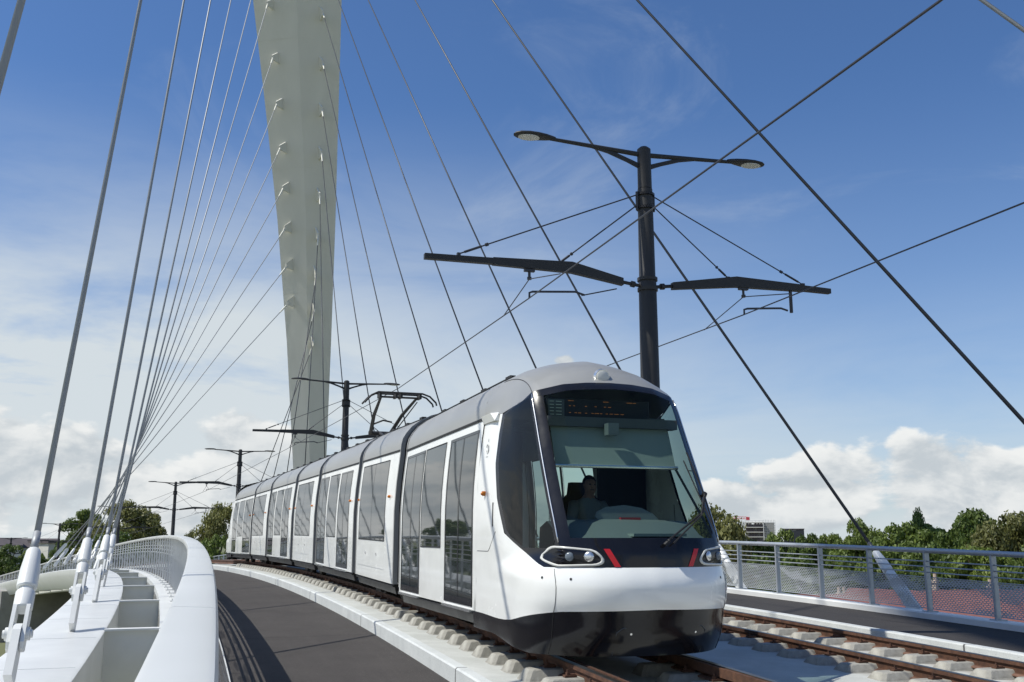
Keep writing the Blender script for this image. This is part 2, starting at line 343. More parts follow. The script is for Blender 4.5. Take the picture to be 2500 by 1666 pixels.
# bridge edge beams: outer cable girders with cross ribs and cells
def girder(name, sgn, din, dout, label, ribs, cell_d, dtop=-.45):
    root = empty(name, C(20, din)); tag(root, label, 'girder')
    a, b = (din, dout)
    mb = MB(); pr = [(a, dtop - .02), (a, -1.55), (b + sgn * -.55, -1.75), (b, -.85), (b, dtop - .03), (b - sgn * .04, dtop), (a + sgn * .04, dtop)]
    if sgn > 0: pr = pr[::-1]
    sweep(mb, pr, SA, SB, 1.0); o = mb.build('box_beam', M['white'], root, True, 35)
    mb = MB()
    for q in np.arange(SA + 2, 60, 3.475):
        mb = MB(); mb.hexa([C(q + w, d, z) for z in (dtop - .004, dtop + .0025) for d, w in ((min(a, b) + .06, -.008), (max(a, b) - .06, -.008), (max(a, b) - .06, .008), (min(a, b) + .06, .008))]); mb.build('weld_seam', M['white_seam'], root)
    mb = MB()
    e0, e1 = (cell_d, cell_d + sgn * -.47)
    lo, hi = min(e0, e1), max(e0, e1)
    sweep(mb, [(lo, -1.9 if sgn < 0 else -.6), (hi, -1.9 if sgn < 0 else -.6), (hi, dtop), (lo, dtop)], SA, SB, 1.0); mb.build('edge_strip', M['white'], root, True, 35)
    for s in ribs:
        mb = MB(); l2, h2 = min(a, cell_d) - .01, max(a, cell_d) + .01
        for (zz0, zz1, th) in ((-1.75, dtop - .022, .03), (dtop - .024, dtop + .012, .20)):
            vs = [C(s + q * th / 2, d, z) for z in (zz0, zz1) for d, q in ((l2, -1), (h2, -1), (h2, 1), (l2, 1))]
            mb.hexa(vs)
        mb.build('rib', M['white'], root)
    return shift_children(root) or root
RIBS = [-7.3 + 6.95 * k for k in range(26)]
girder('cable_girder', -1, -5.85, -7.02, 'white steel cable girder with open cells along the left bridge edge', RIBS, -4.97)
girder('cable_girder', 1, 9.35, 10.5, 'white steel cable girder outside the right railing of the bridge', RIBS, 8.32, -.62)

M['rust_foot'] = mat('rust_foot', (.23, .125, .085), .85, .1, .4, 8, .2, 50, col2=(.10, .055, .04))
# ---------------------------------------------------------------- rails and concrete rail blocks
def rail(d, z, s0, s1, label, guard=-1):
    root = empty('rail', C(15, d, z)); tag(root, label, 'rail', 'tram rails on the bridge')
    mb = MB()
    g = guard
    pr = [(-.075, -.165), (.075, -.165), (.075, -.150), (.012, -.130), (.012, -.055), (.034, -.042), (.036, -.004), (-.036, -.004), (-.038, -.042), (-.012, -.055), (-.012, -.130), (-.075, -.150)]
    sweep(mb, [(d + a, z + b) for a, b in pr], s0, s1, .7); mb.build('rail_web', M['rust'], root)
    mb = MB(); sweep(mb, [(d + a, z + b) for a, b in ((-.079, -.163), (.079, -.163), (.079, -.149), (.03, -.136), (-.03, -.136), (-.079, -.149))], s0, s1, .7); mb.build('rail_foot', M['rust_foot'], root)
    mb = MB(); sweep(mb, [(d + a, z + b) for a, b in ((-.034, -.003), (.034, -.003), (.030, .003), (-.030, .003))], s0, s1, .7); mb.build('running_band', M['rail_top'], root)
    # check bar beside the head
    if not guard: shift_children(root); return root
    mb = MB(); x = d + guard * .088
    sweep(mb, [(x - .014, z - .09), (x + .014, z - .09), (x + .014, z + .002), (x - .014, z + .002)], s0, s1, .7); mb.build('check_bar', M['rust'], root)
    shift_children(root); return root
HG = .7175
RL = [(-HG, 0.0, 1, 'rusty left rail of the tram\'s own track beside the pale kerb'), (HG, 0.0, -1, 'rusty right rail of the tram\'s own track under its right side'),
      (4.10 - HG, -.13, 0, 'rusty left rail of the empty track half in the tram\'s shadow'), (4.10 + HG, -.145, 0, 'rusty right rail of the empty track along the right kerb')]
for d, z, gd, lb in RL: rail(d, z, SA, 120.0, lb, gd)
def block_proto():
    t = empty('rail_block'); mb = MB()
    def ring(a, b, z): return [(-a, -b, z), (a, -b, z), (a, b, z), (-a, b, z)]
    L = [(.46, .185, 0), (.455, .180, .014), (.44, .170, .018), (.428, .160, .04), (.385, .122, .114), (.368, .106, .126)]
    vs = []; fs = []
    for a, b, z in L:
        c = .035
        vs += [(-a + c, -b, z), (a - c, -b, z), (a, -b + c, z), (a, b - c, z), (a - c, b, z), (-a + c, b, z), (-a, b - c, z), (-a, -b + c, z)]
    for i in range(len(L) - 1):
        for k in range(8): fs.append((i * 8 + k, i * 8 + (k + 1) % 8, i * 8 + 8 + (k + 1) % 8, i * 8 + 8 + k))
    fs.append(tuple((len(L) - 1) * 8 + k for k in range(8))); mb.add(vs, fs)
    mb.build('pad', M['block'], t)
    for sx in (-1, 1):
        mb = MB(); mb.box((sx * .125, 0, .140), (.13, .075, .022)); mb.tube([(sx * .150, 0, .145), (sx * .150, 0, .175)], .024, 6); mb.tube([(sx * .150, 0, .17), (sx * .150, 0, .205)], .011, 6)
        mb.box((sx * .10, 0, .150), (.06, .05, .02)); mb.build('clip', M['rust'], t)
    return t
bproto = block_proto(); first = True; rb = random.Random(4)
ROWS = [(-HG, 7.0, 47.0, 'pale concrete rail block in the row beside the left kerb', 'rail blocks under the tram\'s left rail'),
        (HG, 6.0, 12.5, 'concrete rail block under the tram\'s right rail, ahead of its front', 'rail blocks under the tram\'s right rail'),
        (4.10 - HG, 6.0, 26.0, 'concrete rail block under the left rail of the empty track', 'rail blocks under the empty track\'s left rail'),
        (4.10 + HG, 6.0, 28.0, 'concrete rail block under the rail next to the right kerb', 'rail blocks beside the right kerb')]
for d, s0, s1, lb, gp in ROWS:
    s = s0 + (.63 - (s0 - 11.86) % .63) + (.22 if d > 0 else 0)
    while s < s1:
        o = bproto if first else copy_tree(bproto); first = False
        zb = -.205 - .0225 * (d + 1.5) + (.0 if d < 2 else -.002)
        o.location = C(s, d, zb); o.rotation_euler = (math.atan(-2 * KV * (s - S0)) * 0, 0, hd(s) + rb.uniform(-.025, .025)); o.scale = (1, rb.uniform(.93, 1.06), rb.uniform(.95, 1.05) * (1.0 if d < 2 else .80))
        tag(o, lb, 'rail block', gp); s += .63

# ---------------------------------------------------------------- left parapet
def parapet_left():
    root = empty('parapet', C(20, -4.5, -.39)); tag(root, 'white steel parapet with broad cap rail along the left path', 'parapet')
    for k in range(int((SB - SA) / 3)):              # cap in sections with thin joints
        s0 = SA + 3 * k + .004; s1 = s0 + 2.992
        mb = MB(); sweep(mb, [(-4.622, .955), (-4.60, .945), (-4.40, .935), (-4.378, .95), (-4.372, 1.0), (-4.386, 1.028), (-4.41, 1.036), (-4.60, 1.044), (-4.622, 1.035), (-4.63, 1.0)], s0, s1, 1.0)
        mb.build('cap_rail', M['white_cap'], root, True, 40)
    sp = SA + .6; k = 0; many = MB()
    while sp < SB:
        tgt = MB() if (6 < sp and k < 96) else many
        for s in (sp,):
            vs = [C(s + q * .012, d, z) for z in (-.45, .944) for d, q in ((-4.565, -1), (-4.505, -1), (-4.505, 1), (-4.565, 1))]; tgt.hexa(vs)
            vs = [C(s + q * .09, d, z) for z in (-.455, -.425) for d, q in ((-4.74, -1), (-4.38, -1), (-4.38, 1), (-4.74, 1))]; tgt.hexa(vs)
            for q in (-1, 1): tgt.tube([C(s + q * .05, -4.69, -.43), C(s + q * .05, -4.69, -.385)], .018, 6)
        if tgt is not many: tgt.build('post', M['white'], root); k += 1
        sp += 1.55
    tag(many.build('far_post', M['white'], root), kind='stuff')
    for z in (.42, .55, .68, .81):
        mb = MB(); sweep(mb, rect(-4.498, -4.474, z, z + .022), SA, SB, 1.0); mb.build('horizontal_bar', M['white'], root)
    mb = MB(); uv = []
    S = np.arange(SA, SB, 1.0)
    P = [[C(s, d, z) for d, z in ((-4.09, -.335), (-4.36, .40))] for s in S]; mb.grid(P); uv = [(s, z) for s in S for z in (-.33, .40)]
    mb.build('perforated_panel', M['mesh_l'], root, uvs=uv)
    for d, z in ((-4.09, -.35), (-4.36, .40)):
        mb = MB(); sweep(mb, rect(d - .007, d + .007, z, z + .016), SA, SB, 1.0); mb.build('panel_edge', M['white'], root)
    shift_children(root)
parapet_left()
# ---------------------------------------------------------------- right railing
def railing_right():
    D = 8.1; root = empty('railing', C(18, D, -.2)); tag(root, 'grey metal railing with wave patterned perforated panels on the right', 'railing')
    mb = MB(); S = np.arange(SA, SB, .8); mb.tube([C(s, D, .95) for s in S], .045, 10); mb.build('handrail', M['railing_grey'], root, True)
    mb = MB(); sweep(mb, [(D - .17, -.6), (D + .2, -.6), (D + .2, -.13), (D - .15, -.12), (D - .17, -.14)], SA, SB, 1.0); mb.build('base_kerb', M['white'], root)
    for z in (.76, .665, .565):
        mb = MB(); mb.tube([C(s, D, z) for s in S], .011, 6); mb.build('horizontal_bar', M['railing_grey'], root, True)
    s = 14.97 - 1.55 * 18; k = 0; many = MB()
    while s < SB:
        tgt = MB() if (s > 6 and k < 60) else many
        vs = [C(s + q * .022, d, z) for z in (-.13, .92) for d, q in ((D - .055, -1), (D - .045, -1), (D - .045, 1), (D - .055, 1))]; tgt.hexa(vs)
        vs = [C(s + q * .006, d, z) for z in (-.13, .92) for d, q in ((D - .045, -1), (D + .06, -1), (D + .06, 1), (D - .045, 1))]; tgt.hexa(vs)
        vs = [C(s + q * .08, d, z) for z in (-.125, -.105) for d, q in ((D - .11, -1), (D + .11, -1), (D + .11, 1), (D - .11, 1))]; tgt.hexa(vs)
        if tgt is not many: tgt.build('post', M['railing_grey'], root); k += 1
        if 4 < s < 60:
            mb = MB(); ua = s + .055; ub = s + 1.55 - .055
            P = [[C(a, D + .015, z) for z in (-.06, .47)] for a in np.linspace(ua, ub, 3)]; mb.grid(P)
            mb.build('perforated_panel', M['mesh_r'], root, uvs=[(a, z) for a in np.linspace(ua, ub, 3) for z in (-.06, .47)])
            mb = MB()
            for z in (-.075, .47):
                vs = [C(a, d, zz) for zz in (z, z + .016) for d, a in ((D + .005, ua), (D + .03, ua), (D + .03, ub), (D + .005, ub))]; mb.hexa(vs)
            mb.build('panel_frame', M['railing_grey'], root)
        s += 1.55
    tag(many.build('far_post', M['railing_grey'], root), kind='stuff')
    mb = MB(); Sx = [a for a in S if a > 61]; P = [[C(a, D + .015, z) for z in (-.06, .47)] for a in Sx]; mb.grid(P); mb.build('far_panel', M['mesh_r'], root, uvs=[(a, z) for a in Sx for z in (-.06, .47)])
    shift_children(root)
railing_right()

# ---------------------------------------------------------------- inclined mast
GZ0 = -9.2
M['pylon_seam'] = mat('pylon_seam', (.73, .71, .63), .6)
def pylon():
    root = empty('leaning_mast', (-19.5, 98, GZ0)); tag(root, 'tall tapering beige steel mast leaning over the bridge behind the tram', 'mast')
    lv = [(7.56, -21.14, -19.35, -17.94, 96.3, 95.44, 96.12), (19.3, -21.45, -19.25, -17.18, 92.55, 91.48, 92.32), (30.3, -22.06, -19.1, -16.53, 89.08, 87.79, 88.8),
          (39.86, -22.91, -19.28, -16.06, 86.09, 84.59, 85.77), (49.1, -23.82, -19.46, -15.59, 83.2, 81.5, 82.84)]
    lv = [(z, lx * (1 - .1 * (rx - lx) / ly), mx_, rx, ly - .1 * (rx - lx), my, ry) for z, lx, mx_, rx, ly, my, ry in lv]
    def ext(a, b, z):
        t = (z - a[0]) / (b[0] - a[0]); return tuple([z] + [p + (q - p) * t for p, q in zip(a[1:], b[1:])])
    lv = [ext(lv[0], lv[1], -9.0)] + lv + [ext(lv[3], lv[4], 66.0)]
    a = lv[-1]; zt = 108.0; top = ext(lv[4], lv[5], zt); mx = (top[1] + top[3]) / 2
    lv.append((zt, mx - 1.8, mx, mx + 1.8, top[4] + .6, top[5] + 1.2, top[6] + .6))
    vs = []
    for z, lx, mxx, rx, ly, my, ry in lv:
        w = rx - lx; vs += [(lx, ly, z), (mxx, my, z), (rx, ry, z), (rx - .12 * w, ry + .55 * w, z), (lx + .12 * w, ly + .55 * w, z)]
    mb = MB(); fs = []
    for i in range(len(lv) - 1):
        for k in range(5): fs.append((i * 5 + k, i * 5 + (k + 1) % 5, i * 5 + 5 + (k + 1) % 5, i * 5 + 5 + k))
    fs.append(tuple(reversed(range(5)))); fs.append(tuple((len(lv) - 1) * 5 + k for k in range(5)))
    mb.add(vs, fs); mb.build('shaft', M['pylon'], root)
    mb = MB()
    for z in (12.5, 18.0, 23.5, 29.0, 34.5, 40.0, 45.5):
        for i in range(len(lv) - 1):
            if lv[i][0] <= z < lv[i + 1][0]:
                g = ext(lv[i], lv[i + 1], z); h = ext(lv[i], lv[i + 1], z + .045)
                mb = MB(); mb.add([(g[1], g[4] - .012, g[0]), (g[2], g[5] - .012, g[0]), (g[3], g[6] - .012, g[0]), (h[1], h[4] - .012, h[0]), (h[2], h[5] - .012, h[0]), (h[3], h[6] - .012, h[0])], [(0, 1, 4, 3), (1, 2, 5, 4)]); mb.build('weld_seam', M['pylon_seam'], root)
    shift_children(root)
    return root
mast = pylon()
LC = [(-21.19, 91.27, 22.75), (-21.21, 90.15, 26.11), (-21.28, 89.05, 29.45), (-21.33, 87.86, 32.95), (-21.51, 86.71, 36.48), (-21.72, 85.48, 40.28), (-21.97, 84.2, 44.23), (-22.32, 82.75, 48.81),
      (-22.56, 81.3, 53.29), (-22.93, 79.4, 59.17), (-23.35, 77.19, 66.04), (-23.91, 74.3, 75.03), (-24.57, 70.87, 85.68), (-25.63, 65.4, 102.66)]
LC = [(x * .987, y * .987, .93 + (z - .93) * .987) for x, y, z in LC]
RC = [(-18.75, 91.9, 19.0), (-18.55, 90.8, 22.03), (-18.32, 89.8, 25.21), (-18.08, 88.72, 28.66), (-17.86, 87.62, 32.19), (-17.61, 86.5, 35.86), (-17.48, 85.29, 39.64), (-17.33, 84.02, 43.64), (-17.22, 82.65, 47.89),
      (-17.01, 81.3, 52.18), (-16.82, 79.82, 56.84), (-16.61, 78.12, 62.2), (-16.36, 76.14, 68.44), (-16.05, 73.67, 76.24), (-15.66, 70.52, 86.14)]
RC = [(x * .989, y * .989, .93 + (z - .93) * .989) for x, y, z in RC]
RS = [99.8, 92.53, 86.29, 79.36, 72.71, 65.76, 58.78, 51.95, 45.17, 38.58, 31.99, 25.64, 19.21, 12.73, 6.19]
ORD = ['nearest', 'second', 'third', 'fourth', 'fifth', 'sixth', 'seventh', 'eighth', 'ninth', 'tenth', 'eleventh', 'twelfth', 'thirteenth', 'fourteenth', 'fifteenth']
M['cable_shaded'] = mat('shaded_cable_steel', (.045, .05, .06), .45, .2, .15, 3)  # shaded copy of the cable steel: right fan's shade put into the colour
def cable(A, T, d_side, zfoot, label, group, fin=True):
    """A = lower pin, T = upper fin on the mast"""
    A = Vector(A); T = Vector(T); u = (T - A).normalized(); lat = Vector((u.y, -u.x, 0)).normalized(); nrm = u.cross(lat).normalized()
    root = empty('stay_cable', A); tag(root, label, 'stay cable', group)
    F = A - u * ((A.z - zfoot) / u.z)
    def fr(o): return lambda a, b, h: o + u * h + lat * a + nrm * b
    mb = MB(); Ln = (A - F).length; g = fr(F)
    poly = [(-.15, -.1), (.15, -.1), (.13, Ln - .02), (.08, Ln + .08), (0, Ln + .11), (-.08, Ln + .08), (-.13, Ln - .02)]
    mb.prism([(x, h) for x, h in poly], -.042, .042, lambda x, h, t: F + u * h + nrm * x + lat * t); mb.build('anchor_plate', M['white'], root)
    mb = MB(); f = fr(A)
    for sg in (-1, 1):     # fork cheeks
        mb.prism([(-.095, -.15), (-.04, -.20), (.04, -.20), (.095, -.15), (.10, .12), (.09, .32), (-.09, .32), (-.10, .12)], sg * .048, sg * .088, lambda x, h, t: A + u * h + nrm * x + lat * t)
    mb.tube([A + u * .30, A + u * .315, A + u * .515, A + u * .53], [.090, .104, .104, .096], 20); mb.build('fork', M['white'], root, True, 30)
    mb = MB()
    mb.tube([A - lat * .15, A + lat * .15], .045, 12)
    for sg in (-1, 1): mb.tube([A + lat * sg * .088, A + lat * sg * .125], .072, 14)
    mb.tube([A + lat * .125, A + lat * .15], .030, 6); mb.build('pin', M['white'], root, True, 40)
    mb = MB(); mb.tube([A + u * .53, A + u * .57], .078, 16); mb.tube([A + u * .57, A + u * .59, A + u * .80, A + u * 1.08, A + u * 1.10], [.098, .110, .108, .078, .066], 20); mb.build('socket', M['white'], root, True, 30)
    tf = T - u * .12
    mb = MB(); mb.tube([A + u * 1.09, A + u * 1.35], .044, 14); mb.tube([A + u * 1.34, tf - u * .5], .037, 14); mb.build('strand', M['cable' if d_side < 0 else 'cable_shaded'], root, True)
    mb = MB(); mb.tube([tf - u * 1.0, tf - u * .5, tf - u * .1], [.06, .075, .075], 10); mb.prism([(-.09, -.15), (.09, -.15), (.09, .25), (-.09, .25)], -.05, .05, lambda x, h, t: tf + u * h + nrm * x + lat * t); mb.build('upper_fork', M['pylon'], root, True, 40)
    shift_children(root)
    return u, lat
def mast_fin(T, u, lat, inward):
    T = Vector(T); mb = MB(); n = Vector(inward).normalized()
    up = Vector((-.03, -.34, 1)).normalized()
    a = T + up * 1.35 + n * 1.5; b = T - up * .25 + n * 1.7; c = T - up * .16 - n * .1; d = T + up * .22 - n * .1
    th = lat * .06
    mb.hexa([a - th, b - th, c - th, d - th, a + th, b + th, c + th, d + th]); o = mb.build('anchor_fin', M['pylon'], mast); o.matrix_parent_inverse = Matrix.Translation(mast.location).inverted()
nl = len(LC)
for i in range(nl):
    k = nl - 1 - i; s = 7.52 if i == 0 else 13.72 + 7 * (i - 1); A = C(s, -6.34, .2); T = LC[k]
    lb = {0: 'thick stay cable crossing the top left corner, nearest of the left fan'}.get(i, '%s stay cable of the left fan, counted from the camera, anchored on the white girder' % ORD[i])
    u, lat = cable(A, T, -1, -.47, lb, 'stay cables of the left fan')
    if Vector(T).z < 58: mast_fin(T, u, lat, (.6, 1, 0))
nr = len(RC)
for i in range(nr):
    k = nr - 1 - i; A = C(RS[k], 9.8, 0.0); T = RC[k]
    lb = {0: 'pale stay cable clipping the top right corner, nearest of the right fan', 2: 'stay cable of the right fan ending in a white anchor behind the right railing'}.get(i, '%s stay cable of the right fan, counted from the camera' % ORD[i])
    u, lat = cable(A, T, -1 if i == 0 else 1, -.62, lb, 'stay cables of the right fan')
    if Vector(T).z < 58: mast_fin(T, u, lat, (-.4, 1, 0))

# ---------------------------------------------------------------- catenary and lighting poles (built at the origin: x right across the track, z up from rail level)
def pole_proto():
    t = empty('catenary_pole'); dk = M['dark_steel']
    mb = MB(); mb.tube([(0, 0, -.15), (0, 0, 5.35), (0, 0, 5.38), (0, 0, 6.85)], [.165, .138, .128, .118], 20); mb.tube([(0, 0, -.15), (0, 0, -.03)], .25, 20)
    mb.tube([(0, 0, 6.86), (0, 0, 7.52), (0, 0, 7.56)], [.112, .108, .06], 20)
    for z in (5.20, 5.36): mb.tube([(0, 0, z), (0, 0, z + .05)], .158, 20)
    mb.box((0, -.16, 1.0), (.16, .02, .5)); mb.build('post', dk, t, True, 30)
    for sg in (-1, 1):
        mb = MB()
        mb.tube([(sg * .08, 0, 7.43), (sg * .62, 0, 7.455), (sg * 1.58, 0, 7.50)], [.040, .036, .028], 10)
        mb.prism([(.08, 7.19), (.08, 7.27), (.50, 7.41), (1.02, 7.465), (.62, 7.385), (.3, 7.28)], -.018, .018, lambda a, b, h: (sg * a, h, b))
        mb.build('lamp_arm', dk, t, True, 30)
        mb = MB(); X = [1.50, 1.56, 1.66, 1.80, 1.95, 2.08, 2.15, 2.17]; W = [.035, .045, .09, .135, .150, .125, .07, .02]; H = [.035, .05, .06, .06, .055, .045, .03, .012]
        rows = []
        for x, w, h in zip(X, W, H):
            rows.append([(sg * x, w * math.cos(a), 7.505 + (h if math.sin(a) > 0 else h * .45) * math.sin(a)) for a in np.linspace(0, 2 * math.pi, 17)])
        mb.grid(rows, flip=sg < 0); hdm = mb.build('lamp_head', dk, t, True)
        mb = MB(); ring = [(sg * (1.93 + .17 * math.cos(a)), .115 * math.sin(a), 7.474) for a in np.linspace(0, 2 * math.pi, 24, endpoint=False)]
        mb.add(ring + [(p[0], p[1], 7.484) for p in ring], [tuple(range(24)), tuple(range(47, 23, -1))] + [(i, (i + 1) % 24, 24 + (i + 1) % 24, 24 + i) for i in range(24)])
        mb.build('lamp_lens', M['lens'], hdm)
        # cantilever: root strut, bend, boom
        e = 3.53 if sg < 0 else 3.30; bx = 1.25 if sg < 0 else 1.55
        mb = MB()
        mb.tube([(sg * .14, 0, 5.28), (sg * .42, 0, 5.315)], .028, 8); mb.tube([(sg * .22, 0, 5.29), (sg * .28, 0, 5.298)], .05, 10)
        def bar(x0, z0, x1, z1, h0, h1, w=.045):
            mb.hexa([(sg * x0, -w, z0 - h0), (sg * x1, -w, z1 - h1), (sg * x1, w, z1 - h1), (sg * x0, w, z0 - h0), (sg * x0, -w, z0 + h0), (sg * x1, -w, z1 + h1), (sg * x1, w, z1 + h1), (sg * x0, w, z0 + h0)][::1 if sg > 0 else 1])
        bar(.42, 5.315, bx, 5.47, .055, .085); bar(bx, 5.47, bx + 1.25, 5.462, .085, .055); bar(bx + 1.25, 5.462, e, 5.45, .045, .04)
        mb.build('cantilever_arm', dk, t)
        mb = MB()
        xs = (3.02, 1.45) if sg < 0 else (2.79, 1.41)
        for (x, zt) in zip(xs, (6.76, 6.60)):
            a = Vector((sg * .12, 0, zt)); b = Vector((sg * x, 0, 5.53)); mb.tube([a, b], .011, 6); q = (a - b)
            mb.tube([b + q * .03, b + q * .12], .019, 6); mb.box((b.x, 0, 5.50), (.05, .06, .09))
            mb.tube([b + q * .14, b + q * .155], .026, 6)
        mb.tube([(sg * .135, 0, 6.50), (sg * .135, 0, 6.80)], .03, 8); mb.tube([(0, 0, 6.52), (0, 0, 6.56)], .145, 16); mb.tube([(0, 0, 6.74), (0, 0, 6.78)], .142, 16)
        mb.build('stay_wire', M['wire'], t)
        # hanger, delta wires along the track, registration arm
        hx = -1.93 if sg < 0 else 1.68; wy = 4.95
        mb = MB(); mb.tube([(hx, 0, 5.40), (hx, 0, 5.25)], .022, 6); mb.box((hx, 0, 5.37), (.16, .06, .04)); mb.tube([(hx, 0, 5.27), (hx, 0, 5.23)], .035, 8)
        for sy in (-1, 1): mb.tube([(hx, 0, 5.24), (hx + .02 * sy, sy * 1.35, wy + .02)], .008, 6)
        mb.build('delta_hanger', M['wire'], t)
        mb = MB()
        if sg < 0: pts = [(-.52, 0, 5.20), (-1.10, 0, 5.05)]; reg = [(-1.05, 0, 5.06), (-1.2, 0, 5.10), (-1.34, 0, 5.09), (-1.88, 0, 5.05), (-1.93, 0, 5.03), (-1.93, 0, 4.95)]
        else: pts = [(2.55, 0, 5.42), (2.55, 0, 5.04)]; reg = [(2.48, 0, 5.07), (2.36, 0, 5.10), (2.22, 0, 5.09), (1.74, 0, 5.05), (1.68, 0, 5.03), (1.68, 0, 4.95)]
        mb.tube(pts, .010 if sg < 0 else .03, 6); mb.tube(reg, .017, 6); mb.build('registration_arm', M['wire'], t)
    return t
PS = [14.9, 40.1, 65.6, 88.1, 110.9, 137.5, 159.7]
PDZ = [-.26, -.50, -.82, -.92, -1.0, -.28, .25]
PSC = [1, 1, 1, 1, 1, 1, 1]
PLB = ['black catenary pole with twin street lamps rising just behind the tram\'s front', 'black catenary pole with twin lamps in front of the beige mast', 'black catenary pole with twin lamps behind the tram\'s rear end',
       'black catenary pole standing above the crest of the white parapet', 'catenary pole in front of the trees among the cable ends', 'catenary pole between the white house and the trees', 'farthest catenary pole, at the left edge before low buildings']
pp = pole_proto()
for i, (s, dz) in enumerate(zip(PS, PDZ)):
    o = pp if i == 0 else copy_tree(pp); p = C(s, 1.9, dz); o.location = p; o.rotation_euler = (0, 0, hd(s)); tag(o, PLB[i], 'pole', 'catenary poles between the tracks')
for k, (dd, off, lb) in enumerate(((-1.93, .0, 'overhead contact wire above the tram, touched by its pantograph'), (1.68, .0, 'overhead contact wire above the empty right track'))):
    mb = MB(); pts = []
    P = [(-34.0, -2.2 if k == 0 else 1.8, 4.75), (-12.0, -.9 if k == 0 else 2.6, 4.72)] + [(s, 1.9 + dd, 4.95 + dz) for s, dz in zip(PS, PDZ)]
    if k == 0: P[1:2] = [(5.93, -.28, 4.70)]
    if k == 0: P.insert(3, (24.7, .13, 4.58))
    Q = [C(*q) for q in P]
    mb.tube(Q, .0105, 6); tag(mb.build('contact_wire', M['wire']), lb, 'wire', 'overhead contact wires')
M['skirt'] = mat('skirt_grey_black', (.02, .02, .022), .38, 0, .3, 3)
# ---------------------------------------------------------------- tram
tram = empty('tram', C(14, 0, 0)); tag(tram, 'white articulated tram with black front and silver roof curving along the bridge', 'tram')
def T_rigid(sm, pitch=True):
    o = C(sm); tg, rt = axes(sm)
    if not pitch: tg = Vector((tg.x, tg.y, 0)).normalized()
    up = Vector((0, 0, 1))
    return lambda s, d, z: o + tg * (s - sm) + rt * d + up * z
def side_d(z): return 1.2 - .1 * max(0.0, (z - 1.5) / 1.15) ** 1.6
def wall(mb, T, sg, s0, s1, openings, z0=.34, z1=2.65, off=0.0):
    br = sorted(set([s0, s1] + [x for o in openings for x in o[:2]]))
    ZL = [.34, .6, 1.0, 1.5, 1.8, 2.1, 2.4, 2.65]
    for a, b in zip(br[:-1], br[1:]):
        spans = [(z0, z1)]
        for oa, ob, oz0, oz1 in openings:
            if oa - 1e-6 <= a and b <= ob + 1e-6: spans = [(z0, oz0), (oz1, z1)]
        for za, zb in spans:
            zs = [za] + [z for z in ZL if za + .02 < z < zb - .02] + [zb]
            mb.grid([[T(s, sg * (side_d(z) + off), z) for s in (a, b)] for z in zs], flip=sg > 0)
def patch(T, sg, s0, s1, z0, z1, off, n=8, ns=2):
    return [[T(s, sg * (side_d(z) + off), z) for s in np.linspace(s0, s1, ns)] for z in np.linspace(z0, z1, n)]
ROOF = [(1.105, 2.66), (1.098, 2.75), (1.07, 2.86), (1.01, 2.96), (.91, 3.08), (.76, 3.19), (.56, 3.29), (.3, 3.365), (0, 3.395)]
MODS = [(13.55, 18.42, 13.0, [('door', 13.72, 15.20), ('window', 15.46, 16.78), ('door', 16.86, 18.28)]),
        (18.84, 22.48, None, [('window2', 19.62, 22.24)]),
        (22.98, 28.06, None, [('door', 23.55, 24.96), ('window', 25.2, 26.5), ('door', 26.74, 28.0)]),
        (28.56, 32.24, None, [('window2', 29.25, 32.0)]),
        (32.82, 37.92, None, [('door', 33.42, 34.80), ('window', 35.0, 36.45), ('door', 36.72, 37.86)]),
        (38.38, 42.08, None, [('window2', 39.2, 41.95)]),
        (42.58, 48.20, None, [('door', 42.75, 44.72), ('window', 44.95, 46.42), ('door', 46.75, 48.0)])]
ZD0, ZD1, ZW0 = .395, 2.53, 1.05
TM = []
